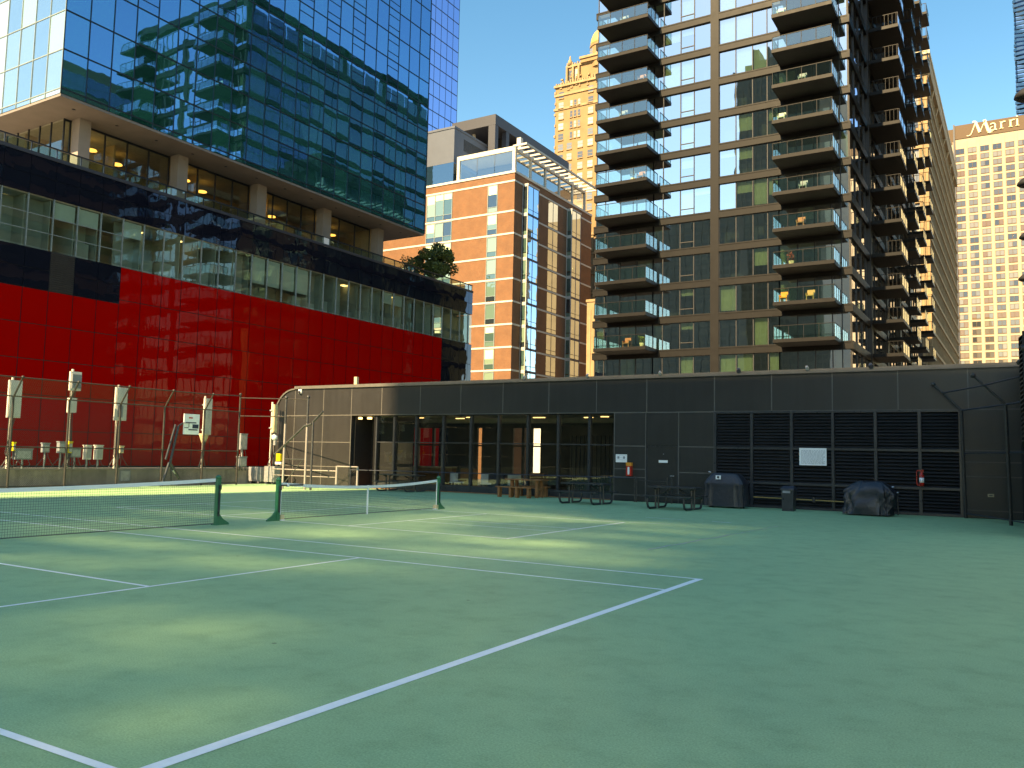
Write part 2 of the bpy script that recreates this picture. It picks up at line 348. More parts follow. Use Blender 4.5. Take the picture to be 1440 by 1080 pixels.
# light patches on the court: picture spot, width, length, number of slits, slit height
PATCH = [(145,759,3.0,0.9,4,.10),(225,768,3.0,0.9,4,.10),(30,785,3.0,1.2,3,.10),(120,815,3.2,1.3,4,.08),(330,752,3.0,1.2,4,.12),(420,745,3.0,1.5,5,.12),
 (470,752,3.0,1.2,5,.12),(530,742,3.0,1.6,5,.12),(590,735,3.0,1.5,5,.12),(640,728,3.5,1.6,6,.13),(700,721,4.5,1.2,5,.16),(760,727,4.0,1.0,4,.14),(830,733,3.0,0.8,4,.14),(930,737,3.2,1.0,4,.13),
 (670,708,6.0,1.0,3,.10),(560,712,5.0,1.0,3,.10),(690,757,3.5,1.2,5,.13),(780,765,3.0,1.2,5,.13),(870,755,3.5,0.9,4,.12),(960,748,2.6,0.8,4,.12),(640,775,3.0,1.2,4,.10),(800,783,3.0,1.1,5,.13),(880,775,2.2,0.8,4,.10),
 (430,795,2.6,1.0,4,.08),(550,800,3.0,1.2,4,.09),(300,790,3.0,1.2,4,.08),(120,885,2.6,2.0,7,.075),(250,872,2.6,1.4,5,.075),(40,915,2.2,2.0,7,.075),(330,905,2.0,1.6,5,.06),(200,845,3.2,1.2,4,.06),(90,955,1.6,1.4,5,.06),(250,1020,1.5,0.8,4,.07),(340,1000,1.6,0.9,4,.07),
 (60,1060,1.5,1.0,4,.06),(500,950,1.6,1.6,5,.05),(620,880,2.0,1.8,5,.05),(430,730,4.0,1.2,4,.10),(380,722,4.0,1.2,4,.10),(200,735,4.0,1.4,4,.09),(260,722,5.0,1.4,4,.09),(80,740,3.0,1.4,4,.09)]
# ================================================================== OFFICE BUILDING (left)
XL = -44.0; Z0 = 27.48; FH = 2.98
ob = thing('office_building', 'office block with red glass cladding below and overhanging teal glass box above', 'building', (XL, 45, 0))
def panelX(y0, y1, z0, z1, x=XL, j=0.0022, g=0.016):
    a, b = random.gauss(0, j), random.gauss(0, j); yc, zc = (y0+y1)/2, (z0+z1)/2
    P = lambda y, z: (x+a*(y-yc)+b*(z-zc), y, z)
    return MB().quad(P(y0+g, z0+g), P(y1-g, z0+g), P(y1-g, z1-g), P(y0+g, z1-g))
def panelY(x0, x1, z0, z1, y, j=0.0022, g=0.012):
    a, b = random.gauss(0, j), random.gauss(0, j); xc, zc = (x0+x1)/2, (z0+z1)/2
    P = lambda x, z: (x, y+a*(x-xc)+b*(z-zc), z)
    return MB().quad(P(x0+g, z0+g), P(x1-g, z0+g), P(x1-g, z1-g), P(x0+g, z1-g))
MOD = 1.845; YM = [20.27+MOD*k for k in range(-9, 31)]+[76.5]
red = MB(); blk = MB(); blk2 = MB(); blk3 = MB(); band = MB()
for y0, y1 in zip(YM, YM[1:]):
    ym = (y0+y1)/2
    if ym < 27.6:
        for r in range(5): red.merge(panelX(y0, y1, 0.3+2.5*r, 2.8+2.5*r, g=0.028))
        if not (22.0 < ym < 24.0):
            for r in range(2): (blk if ym < 22.5 else blk2).merge(panelX(y0, y1, 12.8+1.44*r, 14.24+1.44*r))
    else:
        for r in range(6): (red if ym < 69.7 else blk3).merge(panelX(y0, y1, 0.3+2.563*r, 2.863+2.563*r, g=0.028))
    for r in range(2): band.merge(panelX(y0, y1, 19.5+1.4*r, 20.9+1.4*r))
red.build('red_cladding', M['redpanel'], ob, fix=False)
for b_ in (blk, blk2, blk3): b_.build('black_cladding', M['darkpanel'], ob, fix=False)
band.build('spandrel_band', M['darkpanel'], ob, fix=False)
MB().box(XL-0.5, YM[0], -3, XL-0.06, 76.4, 15.68).box(XL-0.5, YM[0], 19.56, XL-0.06, 76.4, 22.28).box(XL-16, 76.2, -3, XL-0.07, 76.46, 15.6).box(XL-16, 76.2, 19.5, XL-0.07, 76.46, 22.3).build('wall', M['darkframe'], ob)
MB().box(XL-0.12, YM[0], 22.3, XL+0.06, 76.52, 22.55).box(XL-16, 76.3, 22.32, XL-0.14, 76.52, 22.53).build('coping', M['slate'], ob)
lv = MB().box(XL-0.04, 22.12, 12.82, XL-0.02, 23.92, 15.66)
for k in range(18): lv.box(XL-0.02, 22.15, 12.9+0.155*k, XL+0.05, 23.89, 12.96+0.155*k)
lv.build('louvre_vent', M['louvre'], ob)
# strip windows
wins = []; fr = MB(); bl = MB(); rooms = MB(); lamps = []
for i, (y0, y1) in enumerate(zip(YM, YM[1:])):
    wins.append(panelX(y0+0.04, y1-0.04, 15.78, 19.42, XL-0.06))
    fr.box(XL-0.14, y0-0.03, 15.7, XL+0.03, y0+0.03, 19.5)
    if y0 < 27: fr.box(XL-0.1, y0+0.05, 16.9, XL-0.02, y1-0.05, 16.95).box(XL-0.1, y0+0.05, 18.1, XL-0.02, y1-0.05, 18.15)
    t = random.random()
    if 38 < y0 < 47 and t < 0.75: bl.box(XL-0.3, y0+0.1, 17.0 if t < 0.4 else 16.0, XL-0.27, y1-0.1, 19.4)
    elif t < 0.16: bl.box(XL-0.3, y0+0.1, 18.2, XL-0.27, y1-0.1, 19.4)
    d = random.choice((1.2, 1.8, 2.6, 4.0))
    rooms.box(XL-d-0.1, y0, 15.75, XL-d, y1, 19.45)
    if random.random() < 0.5: rooms.box(XL-d, y1-0.1, 15.75, XL-0.4, y1-0.02, 19.45)
    if random.random() < 0.55: rooms.box(XL-1.5, y0+0.3, 15.75, XL-0.8, y1-0.4, 15.75+random.uniform(0.6, 1.3))
many(wins, 'window', M['officeglass'], ob)
fr.build('window_frame', M['paleframe'], ob); bl.build('blind', M['blind'], ob); rooms.build('interior', M['office'], ob, fix=False)
MB().box(XL-6.3, YM[0], 15.7, XL-6.1, 76.3, 19.48).build('corridor_wall', M['office'], ob)
MB().box(XL-8, YM[0], 15.6, XL-0.15, 76.3, 15.7).box(XL-8, YM[0], 19.48, XL-0.15, 76.3, 19.55).build('floor_slab', M['office'], ob)
for y, x in ((19.3, -46.2), (30.4, -46.5), (33.9, -46.0), (36.2, -47), (55.0, -46), (62.0, -45.8), (26, -47.2)):
    MB().box(x-0.3, y-0.5, 19.40, x+0.3, y+0.5, 19.45).build('ceiling_lamp', M['lampsoft'], ob)  # lamps added to lift the brightness of the office rooms
# terrace level
MB().box(XL-18, YM[0], 22.05, XL-0.55, 76.2, 22.3).build('terrace_floor', M['column'], ob)
colY = [(25.2, 26.15), (34.2, 35.25), (43.15, 44.3), (52.1, 53.3), (60.9, 61.9)]
for a, b in colY: MB().box(-47.7, a, 22.3, -46.7, b, 27.3).build('column', M['column'], ob)
MB().box(XL-20, 22.03, 27.28, XL-0.03, 66.0, 27.47).build('soffit', M['soffit'], ob)
dl = MB()
for k in range(12):
    dl.lathe((-45.6, 24+3.6*k, 27.25), [(0.02, 0), (0.13, 0), (0.13, 0.05)], 10)
dl.build('downlight', M['darkframe'], ob)
tg = []; tf = MB()
ends = [24.7]+[v for c in colY for v in c]; segs = [(ends[i], ends[i+1]) for i in range(0, 10, 2)]
for a, b in segs:
    n = max(1, round((b-a)/2.2)); w = (b-a)/n
    for k in range(n):
        tg.append(panelX(a+w*k+0.04, a+w*(k+1)-0.04, 22.5, 27.1, -47.95))
        tf.box(-48.0, a+w*k-0.05, 22.35, -47.88, a+w*k+0.05, 27.27)
    tf.box(-48.0, b-0.05, 22.35, -47.88, b+0.05, 27.27).box(-48.0, a, 27.1, -47.9, b, 27.27)
for k in range(6):
    x = -48.0-1.6*k; tg.append(panelY(x-1.56, x-0.04, 22.5, 27.1, 24.65)); tf.box(x-1.65, 24.6, 22.35, x-1.55, 24.7, 27.27)
many(tg, 'terrace_window', M['terraceglass'], ob); tf.build('terrace_window_frame', M['darkframe'], ob)
rm = MB().box(-54, 25, 22.3, -53.8, 61, 27.3).box(-58, 60.9, 22.3, -47.8, 61.0, 27.3)
for y in (30, 38.5, 47, 56): rm.box(-53.8, y, 22.3, -49.5, y+0.15, 27.3)
for k in range(14): rm.box(-50.5+random.random(), 26+2.4*k, 22.3, -49.2, 27+2.4*k, 23.2+random.random()*0.6)
rm.build('lounge_interior', M['warmroom'], ob)
MB().box(-58, 24.7, 27.2, -48.05, 60.9, 27.27).build('lounge_ceiling', M['ceil'], ob)
for y, x in ((28.3, -50), (31.5, -51.3), (37.2, -49.6), (40.2, -51), (46.6, -50), (49.4, -51.5), (55.0, -49.8), (58.0, -51)):
    MB().lathe((x, y, 26.2), [(0.05, 0.16), (0.42, 0.1), (0.45, 0.02), (0.02, 0.0)], 14).build('pendant_lamp', M['lampwarm'], ob)
rg = MB(); rp = MB()
for k, (y0, y1) in enumerate(zip(YM, YM[1:])):
    rg.quad((XL-0.1, y0+0.08, 22.58), (XL-0.1, y1-0.08, 22.58), (XL-0.1, y1-0.08, 23.18), (XL-0.1, y0+0.08, 23.18))
    rp.box(XL-0.15, y0-0.03, 22.55, XL-0.05, y0+0.03, 23.22)
for k in range(6):
    x = XL-0.1-2*k; rg.quad((x-0.1, 76.4, 22.58), (x-1.9, 76.4, 22.58), (x-1.9, 76.4, 23.18), (x-0.1, 76.4, 23.18)); rp.box(x-0.03, 76.36, 22.55, x+0.03, 76.44, 23.22)
rp.box(XL-0.16, YM[0], 23.2, XL-0.04, 76.46, 23.3).box(XL-12, 76.35, 23.21, XL-0.17, 76.45, 23.29)
rg.build('railing_glass', M['railglass'], ob); rp.build('railing', M['darkframe'], ob)
# glass box
panes = []; NC = 23; PW = 44.0/NC; NF = 11
fl = [Z0+0.38+FH*k for k in range(NF+1)]
for i in range(NC):
    panes.append(panelX(22+PW*i, 22+PW*(i+1), Z0, fl[0]))
    for k in range(NF): panes.append(panelX(22+PW*i, 22+PW*(i+1), fl[k], fl[k+1]))
many(panes, 'window', M['teal'], ob)
pv = []
NR = 9
for i in range(NR):
    x = XL-1.97*i
    for k in range(6): pv.append(panelY(x-1.97, x, Z0 if k == 0 else fl[k-1], fl[k], 22.0))
many(pv, 'sunlit_window', M['sunlitglass'], ob)
MB().box(XL-1.97*NR, 22.06, Z0+0.02, XL-0.06, 65.96, fl[-1]-0.02).build('core', M['darkframe'], ob)
gm = MB()
for i in range(NC+1): gm.box(XL-0.05, 22+PW*i-0.035, Z0, XL+0.045, 22+PW*i+0.035, fl[-1])
for z in fl: gm.box(XL-0.05, 22.0, z-0.05, XL+0.04, 66.0, z+0.05)
for i in (3, 7, 10, 12, 14, 16, 19):
    for k in range(3 if i < 9 else 4, NF):
        for dz in (0.8, 2.1): gm.box(XL-0.05, 22+PW*i+0.04, fl[k]+dz-0.03, XL+0.035, 22+PW*(i+1)-0.04, fl[k]+dz+0.03)
gm.box(XL-0.1, 66.0, Z0, XL+0.05, 66.06, fl[-1]); gm.build('mullion', M['darkframe'], ob)
gm = MB()
for i in range(NR+1): gm.box(XL-1.97*i-0.03, 21.95, Z0, XL-1.97*i+0.03, 22.04, fl[5])
for z in fl[:6]: gm.box(XL-1.97*NR, 21.96, z-0.04, XL+0.0, 22.03, z+0.04)
gm.build('pale_mullion', M['paleframe'], ob)

# ---------------------------------------------------------------- foliage helper
def crown(mb, c, rx, ry, rz, n, s, seed):
    rn = random.Random(seed)
    cl = []
    for _ in range(26):
        while True:
            p = Vector((rn.uniform(-1, 1), rn.uniform(-1, 1), rn.uniform(-1, 1)))
            if p.length < 1: break
        cl.append((p*0.82, rn.uniform(0.18, 0.36)))
    for _ in range(n):
        q, r = rn.choice(cl)
        d = Vector((rn.gauss(0, 1), rn.gauss(0, 1), rn.gauss(0, 1))).normalized()*r*rn.uniform(0.5, 1.0)
        p = Vector((c[0]+(q.x+d.x)*rx, c[1]+(q.y+d.y)*ry, c[2]+(q.z+d.z)*rz))
        a = Vector((rn.gauss(0, 1), rn.gauss(0, 1), rn.gauss(0, 1))).normalized(); b = a.orthogonal().normalized()*s*rn.uniform(0.6, 1.3); a = a*s*rn.uniform(0.5, 1.0)
        mb.quad(p-a, p+b*0.6, p+a, p-b*0.6)
def tree(name, label, cat, base, h, rx, rz, n, s, mat, seed, group=None):
    t = thing(name, label, cat, base, group); b = Vector(base)
    tr = MB().tube(b, b+Vector((0.1, 0.05, h*0.55)), 0.13, 8, 0.08)
    for k in range(6):
        a = k*1.05; tr.tube(b+Vector((0.06, 0.03, h*(0.3+0.05*k))), b+Vector((math.cos(a)*rx*0.6, math.sin(a)*rx*0.6, h*(0.6+0.05*k))), 0.05, 6, 0.02)
    tr.build('trunk', M['bark'], t)
    cm = MB(); crown(cm, (b.x, b.y, b.z+h-rz), rx, rx, rz, n, s, seed); cm.build('crown', mat, t, fix=False)
p = onX(607, 398, -47.2); tree('terrace_tree', 'bushy dark green tree growing on the roof terrace behind the railing', 'tree', (p.x, p.y, 22.3), 6.0, 3.3, 2.7, 9000, 0.17, M['foliage'], 3)
p = onX(570, 400, -46.4); tree('terrace_shrub', 'thin yellowish shrub left of the terrace tree', 'shrub', (p.x, p.y, 22.3), 3.0, 1.1, 1.3, 420, 0.12, M['foliage2'], 5)
p = onX(459, 341, -44.0); tag(MB().box(-44.02, p.y-0.35, p.z-0.45, -43.98, p.y+0.35, p.z+0.45).build('notice', M['white']), 'small white notice fixed to the terrace railing', 'notice')

# ================================================================== BRICK HOTEL
XB = -49.35; YB = 95.0
BK = 1.234; BX, BY_ = -64.56, 120.0          # the hotel stands here, storeys BK times those drawn below
PLACE = lambda v: (BX+BK*(v[0]-XB), BY_+BK*(v[1]-YB), 1.695+BK*(v[2]-1.695))
bh = thing('brick_hotel', 'orange brick hotel with white bands, glazed penthouse and grey plant rooms on its roof', 'building', (BX, BY_, 0))
bands = [14.47+3.46*k for k in range(-1, 8)]      # 38.69 is the last
top1 = 43.33; ptop = 44.9
MB().box(XB-26, YB, -3, XB, YB+26.6, ptop-0.35).build('wall', M['brick'], bh)
bb = MB()
for z in bands+[top1]:
    bb.box(XB-26, YB-0.06, z-0.13, XB+0.06, YB-0.003, z+0.13).box(XB+0.003, YB-0.003, z-0.13, XB+0.06, YB+26.6, z+0.13)
bb.box(XB-26, YB-0.12, ptop-0.35, XB+0.12, YB+26.7, ptop)
bb.build('stone_band', M['limestone'], bh)
lv_ = bands+[top1]
def win_part(root, panes_mb, frame_mb, gm='hotelglass', fm='paleframe'):
    w = panes_mb.build('window', M[gm], root, fix=False); frame_mb.build('frame', M[fm], w); return w
for z0, z1 in zip(lv_, lv_[1:]):
    hi = z1-0.2
    for (x0, x1, n) in ((XB-16.45, XB-11.5, 3), (XB-4.75, XB-3.05, 1)):
        g = MB(); f = MB(); w = (x1-x0)/n
        for k in range(n):
            for (a, b) in ((z0+0.2, z0+0.95), (z0+1.0, hi-0.1)):
                g.merge(panelY(x0+w*k+0.05, x0+w*(k+1)-0.05, a, b, YB-0.02, 0.001))
            if n == 3 or random.random() < 0.6:
                c = random.choice((0.5, 0.9, 1.3, 0.7)); f2 = MB()
            f.box(x0+w*k-0.05, YB-0.09, z0+0.15, x0+w*k+0.05, YB-0.01, hi)
        f.box(x1-0.05, YB-0.09, z0+0.15, x1+0.05, YB-0.01, hi).box(x0+0.05, YB-0.08, hi-0.1, x1-0.05, YB-0.01, hi).box(x0+0.05, YB-0.08, z0+0.94, x1-0.05, YB-0.01, z0+1.01)
        o = win_part(bh, g, f)
        bl = MB()
        for k in range(n):
            if random.random() < 0.7: bl.box(x0+w*k+0.1, YB-0.05, hi-0.1-random.choice((0.6, 0.9, 1.4)), x0+w*(k+1)-0.1, YB-0.03, hi-0.12)
        if bl.v: bl.build('blind', M['greenblind'], o)
    # right face: projecting bays and flat windows
    for (ya, yb) in ((97.45, 100.9), (112.2, 115.6)):
        g = MB(); f = MB(); xo = XB+0.95
        MB_ = f
        g.merge(panelY(XB+0.12, xo-0.1, z0+0.95, hi-0.1, ya-0.01, 0.001)).merge(panelY(XB+0.12, xo-0.1, z0+0.22, z0+0.85, ya-0.01, 0.001))
        f.box(XB, ya-0.05, z0-0.1, XB+0.1, ya+0.04, z1-0.12).box(xo-0.1, ya-0.05, z0-0.1, xo, ya+0.04, z1-0.12).box(XB+0.1, ya-0.05, hi-0.1, xo-0.1, ya+0.03, z1-0.12).box(XB+0.1, ya-0.05, z0-0.1, xo-0.1, ya+0.03, z0+0.2)
        o = win_part(bh, g, f, 'hotelglass', 'limestone')
        g = MB(); f = MB(); ym = ya+1.7
        for (c, d) in ((ya+0.06, ym-0.05), (ym+0.05, yb-0.06)):
            g.merge(panelX(c, d, z0+0.85, hi, xo-0.03, 0.001)).merge(panelX(c, d, z0+0.15, z0+0.8, xo-0.03, 0.001))
        for c in (ya+0.05, ym, yb-0.05): f.box(xo-0.05, c-0.05, z0-0.1, xo+0.01, c+0.05, z1-0.1)
        f.box(XB, ya+0.05, z0-0.12, xo-0.06, yb, z0+0.1).box(XB, yb-0.1, z0+0.1, xo-0.06, yb, z1-0.12)
        win_part(bh, g, f, 'blueglass', 'greymetal')
    g = MB(); f = MB(); ya, yb = 105.6, 108.9
    for (c, d) in ((ya+0.05, ya+1.6), (ya+1.7, yb-0.05)): g.merge(panelX(c, d, z0+0.85, hi, XB+0.02, 0.001)).merge(panelX(c, d, z0+0.2, z0+0.8, XB+0.02, 0.001))
    f.box(XB+0.0, ya+1.6, z0+0.2, XB+0.05, ya+1.7, hi).box(XB, ya, z0+0.79, XB+0.05, yb, z0+0.86)
    win_part(bh, g, f, 'blueglass', 'slate')
for (ya, yb) in ((97.45, 100.9), (112.2, 115.6)):
  for bx4 in (0, 1):
    bt = MB()
    if bx4 == 0: bt.box(XB, ya-0.06, top1-0.13, XB+1.0, yb+0.05, top1+0.12)
    else: bt.box(XB, ya-0.04, lv_[0]-0.3, XB+0.94, yb, lv_[0]-0.1)
    bt.build('bay_cap', M['limestone'], bh)
# penthouse
pz = 48.9; px0 = XB-11.0
ph = MB().box(px0, YB+0.3, 48.2, XB-0.2, YB+24.5, pz).box(px0, YB+0.3, ptop, px0+0.5, YB+0.8, 48.2).box(XB-0.7, YB+0.3, ptop, XB-0.2, YB+0.8, 48.2).box(XB-1.0, YB+2, pz, XB-0.3, YB+2.7, pz+1.9)
for k in range(1, 6): ph.box(XB-0.65, YB+0.3+4.8*k, ptop, XB-0.25, YB+0.7+4.8*k, 48.2)
ph.build('penthouse_frame', M['limestone'], bh)
pg = []
for k in range(3):
    w = (XB-0.7-px0-0.5)/3; pg.append(panelY(px0+0.5+w*k, px0+0.5+w*(k+1), ptop, 48.2, YB+0.45, 0.001, 0.04))
for k in range(5): pg.append(panelX(YB+0.8+4.8*k, YB+0.3+4.8*(k+1), ptop, 48.2, XB-0.4, 0.001, 0.04))
many(pg, 'penthouse_window', M['penthouseglass'], bh)
MB().box(px0+0.8, YB+5, ptop, XB-2.5, YB+24, 48.1).build('penthouse_core', M['greymetal'], bh)
pe = MB().box(XB-0.2, YB-0.4, 48.45, XB+2.2, YB-0.1, 48.75).box(XB+1.95, YB-0.1, 48.45, XB+2.2, YB+24.6, 48.75).box(XB-0.2, YB+24.6, 48.45, XB+2.2, YB+24.9, 48.75)
for k in range(14): pe.box(XB-0.19, YB+0.9+1.72*k, 48.42, XB+1.94, YB+1.15+1.72*k, 48.7)
pe.build('pergola', M['limestone'], bh)
# grey plant room and dark frame behind it
gx = -61.3; MB().box(gx-14, YB+0.7, 48.4, gx, YB+16, 54.0).box(gx-14.1, YB+0.6, 54.0, gx+0.1, YB+16.1, 54.35).build('plant_room', M['greymetal'], bh)
MB().box(gx-14, YB+0.72, ptop, gx-0.02, YB+15.9, 48.4).build('plant_glazing', M['navy'], bh)
l2 = MB()
for k in range(9): l2.box(gx+0.01, YB+3.4, 51.1+0.22*k, gx+0.06, YB+11, 51.22+0.22*k)
l2.build('plant_louvre', M['louvre'], bh)
mx = -59.5; my = 105.0
fr = MB().box(mx-9, my, 57.6, mx, my+27, 59.4)
for (x, y) in ((mx-1.4, my+0.02), (mx-8.9, my+0.02), (mx-0.9, my+3.6), (mx-0.9, my+9)): fr.box(x, y, ptop, x+1.35-0.5*(y > my+1), y+1.0, 57.6)
fr.box(mx-9, my+11, ptop, mx-0.03, my+26.9, 57.6).box(mx-9, my+0.2, ptop, mx-0.1, my+11, 53.4)
fr.build('plant_frame', M['slate'], bh)
MB().box(mx-8.5, my+6, 53.4, mx-2.5, my+10.9, 57.5).build('cooling_unit', M['void'], bh)
MB().box(mx-6, my+2, 53.4, mx-5.6, my+2.4, 57.6).build('plant_post', M['limestone'], bh)

PLACE = None
# ================================================================== STONE BUILDING glimpsed between brick hotel and tower
q0 = onY(822, 400, 160); q1 = onY(832, 305, 160); SX = q0.x
sb = thing('stone_building', 'narrow carved tan stone facade squeezed between brick hotel and balcony tower', 'building', (SX+12, 160, 0))
MB().box(SX, 160, -3, SX+25, 185, q1.z).build('wall', M['goldstone'], sb)
cv = MB(); NK = int((q1.z-12)/4.6)
for k in range(NK):
    z = 12+4.6*k
    cv.box(SX-0.2, 159.5, z+3.7, SX+12, 160, z+4.3)
    for j in range(6): cv.box(SX+0.1+1.6*j, 159.7, z, SX+0.6+1.6*j, 160, z+3.6)
cv.build('carving', M['goldtrim'], sb)
ws = []
for k in range(NK):
    for j in range(5): ws.append(MB().box(SX+0.8+1.6*j, 159.93, 12.5+4.6*k, SX+1.5+1.6*j, 159.97, 15+4.6*k))
many(ws, 'window', M['oldglass'], sb)
q0 = onY(825.5, 425, 61.2); px1 = -19.12
sp = thing('stone_pilaster', 'plain pale stone pilaster standing against the left foot of the balcony tower', 'pilaster', (-19.7, 61.6, 0))
MB().box(q0.x, 61.2, -3, px1, 62.2, q0.z).build('shaft', M['goldtrim'], sp)
MB().box(q0.x-0.08, 61.12, q0.z, px1, 62.25, q0.z+0.25).build('cap', M['goldtrim'], sp); MB().box(q0.x+0.3, 61.14, -3, q0.x+0.45, 61.2, q0.z-0.8).build('drain_pipe', M['finstone'], sp)
# ================================================================== BALCONY TOWER
TY = 60.0; TX0, TX1 = -18.95, 4.0; TD = 111.0; TH = 57.5
tw = thing('apartment_tower', 'dark bronze apartment tower with stacked glass balconies and large windows', 'building', (-7, 60, 0))
ZC = [11.2+3.04*k for k in range(-5, 16)]
spd = []
for z in ZC:
    spd.append(MB().box(TX0-0.1, TY-0.14, z-0.33, -7.62, TY+0.2, z+0.33).box(-6.86, TY-0.14, z-0.33, TX1-0.02, TY+0.2, z+0.33).box(TX0-0.1, TY-0.17, z+0.2, -7.62, TY-0.141, z+0.25).box(-6.86, TY-0.17, z+0.2, TX1-0.02, TY-0.141, z+0.25))
many(spd, 'spandrel', M['bronze'], tw)
many([MB().box(TX1-0.02, TY-0.14, z-0.33, TX1+0.16, TD, z+0.33) for z in ZC], 'side_spandrel', M['bronze'], tw)
MB().box(-7.62, TY-0.16, -3, -6.86, TY+0.25, TH).build('column', M['bronze'], tw)
for y in (69.2, 79.6, 90.0, 100.4): MB().box(TX1-0.05, y, -3, TX1+0.24, y+1.1, TH).build('side_column', M['undersoffit'], tw)
# rooms behind the front glass
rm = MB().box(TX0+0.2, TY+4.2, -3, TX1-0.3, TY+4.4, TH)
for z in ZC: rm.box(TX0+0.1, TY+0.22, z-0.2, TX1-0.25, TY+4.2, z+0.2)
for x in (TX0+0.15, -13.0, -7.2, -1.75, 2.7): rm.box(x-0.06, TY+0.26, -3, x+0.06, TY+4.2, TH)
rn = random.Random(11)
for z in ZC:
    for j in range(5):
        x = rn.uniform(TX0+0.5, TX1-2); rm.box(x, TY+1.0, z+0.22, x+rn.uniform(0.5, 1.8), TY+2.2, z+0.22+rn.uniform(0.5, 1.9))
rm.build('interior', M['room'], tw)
# windows
fr_all = []
cols_l = [-13.05, -12.1, -10.46, -9.18, -7.62]; cols_r = [-6.86, -5.37, -3.89, -2.63, -1.7]
back_l = [-18.85, -17.9, -16.3, -14.7, -13.05]; back_r = [-1.7, -0.2, 1.2, 2.55, 3.3, 3.95]
items = []
for z in ZC:
    for cols in (back_l, cols_l, cols_r, back_r):
        g = MB()
        for a, b in zip(cols, cols[1:]): g.merge(panelY(a+0.03, b-0.03, z+0.35, z+3.04-0.35, TY+0.06, 0.0016))
        items.append((area(g.v), g, cols, z))
items.sort(key=lambda t: -t[0]); rest = MB(); restf = MB()
for n, (a_, g, cols, z) in enumerate(items):
    f = MB()
    for x in cols: f.box(x-0.035, TY+0.0, z+0.33, x+0.035, TY+0.12, z+3.04-0.33)
    f.box(cols[0]+0.036, TY+0.01, z+0.33, cols[-1]-0.036, TY+0.11, z+0.36).box(cols[0]+0.036, TY+0.01, z+3.04-0.36, cols[-1]-0.036, TY+0.11, z+3.04-0.33)
    if cols is cols_l: f.box(cols[2]+0.035, TY+0.01, z+0.85, cols[3]-0.035, TY+0.1, z+0.92)
    if n < 84:
        w = g.build('window', M['towerglass'], tw, fix=False); f.build('frame', M['undersoffit'], w)
        bl = MB()
        for i, (a, b) in enumerate(zip(cols, cols[1:])):
            p = 0.8 if (cols is cols_l and i == 2) else (0.38 if cols is cols_r else 0.25)
            if rn.random() < p: bl.box(a+0.06, TY+0.26, z+2.6-rn.choice((0.5, 0.9, 1.4, 2.1, 2.2)), b-0.06, TY+0.29, z+2.7)
        if bl.v: bl.build('blind', M['greenblind'], w)
    else: rest.merge(g); restf.merge(f)
if rest.v: tag(rest.build('window', M['towerglass'], tw, fix=False), kind='stuff'); tag(restf.build('frame', M['undersoffit'], tw), kind='stuff')
# side glass
sg = []
for z in ZC:
    y = TY+0.1
    while y < TD-1:
        sg.append(panelX(y, min(y+2.6, TD), z+0.33, z+3.04-0.33, TX1-0.04, 0.0015, 0.04)); y += 2.6
many(sg, 'side_window', M['sideglass'], tw, 60)
sm = MB()
y = TY+0.1
while y < TD: sm.box(TX1-0.1, y-0.04, -3, TX1+0.05, y+0.04, TH); y += 2.6
sm.build('side_mullion', M['undersoffit'], tw)
MB().box(TX0+0.3, TY+4.5, -3, TX1-0.12, TD, TH-0.4).box(TX0+0.0, TY+0.3, TH-0.4, TX1-0.05, TD, TH).build('core', M['undersoffit'], tw)
many([MB().box(TX0-0.12, TY+0.22, z-0.33, TX0+0.2, TD, z+0.33) for z in ZC], 'rear_spandrel', M['bronze'], tw, 30)
lg = []
for z in ZC:
    for k in range(16): lg.append(panelX(TY+0.3+3.2*k, TY+3.4+3.2*k, z+0.33, z+2.71, TX0+0.02, 0.002))
g_ = MB()
for q in lg: g_.merge(q)
g_.build('flank_glazing', M['farglass'], tw, fix=False)
# roof frame
rf = MB()
for y in (60.2, 69, 78, 87, 96, 105, 110): rf.box(TX0, y, TH, TX0+0.8, y+0.8, 61.2).box(TX1-0.9, y, TH, TX1-0.1, y+0.8, 61.2)
rf.box(TX0, TY+0.2, 60.4, TX0+0.81, TD, 61.3).box(TX1-0.91, TY+0.2, 60.4, TX1-0.09, TD, 61.3).box(TX0+0.81, TY+0.2, 60.4, TX1-0.91, TY+1.0, 61.3)
rf.build('roof_frame', M['bronze'], tw)
# balconies: slab > railing_glass, railing
def balcony_y(x0, x1, z):      # on the front
    yo = TY-3.0
    s = MB().box(x0, yo, z+0.06, x1, TY-0.18, z+0.36).build('balcony', M['bronze'], tw)
    MB().box(x0+0.1, yo+0.1, z+0.03, x1-0.1, TY-0.19, z+0.058).build('soffit', M['undersoffit'], s)
    g = MB(); r = MB(); n = 4; w = (x1-x0-0.12)/n
    for k in range(n):
        a = x0+0.06+w*k; g.quad((a+0.03, yo+0.06, z+0.42), (a+w-0.03, yo+0.06, z+0.42), (a+w-0.03, yo+0.06, z+1.4), (a+0.03, yo+0.06, z+1.4))
    for x in (x0+0.06, x1-0.06):
        for k in range(3):
            y = yo+0.1+0.9*k; g.quad((x, y, z+0.42), (x, y+0.85, z+0.42), (x, y+0.85, z+1.4), (x, y, z+1.4)); r.box(x-0.02, y+0.86, z+0.36, x+0.02, y+0.9, z+1.42)
        r.box(x-0.025, yo+0.085, z+1.4, x+0.025, TY-0.2, z+1.45)
    for k in range(n+1): r.box(x0+0.06+w*k-0.02, yo+0.04, z+0.36, x0+0.06+w*k+0.02, yo+0.08, z+1.4)
    r.box(x0+0.03, yo+0.03, z+1.4, x1-0.03, yo+0.083, z+1.451)
    g.build('railing_glass', M['railglass'], s); r.build('railing', M['bronze'], s)
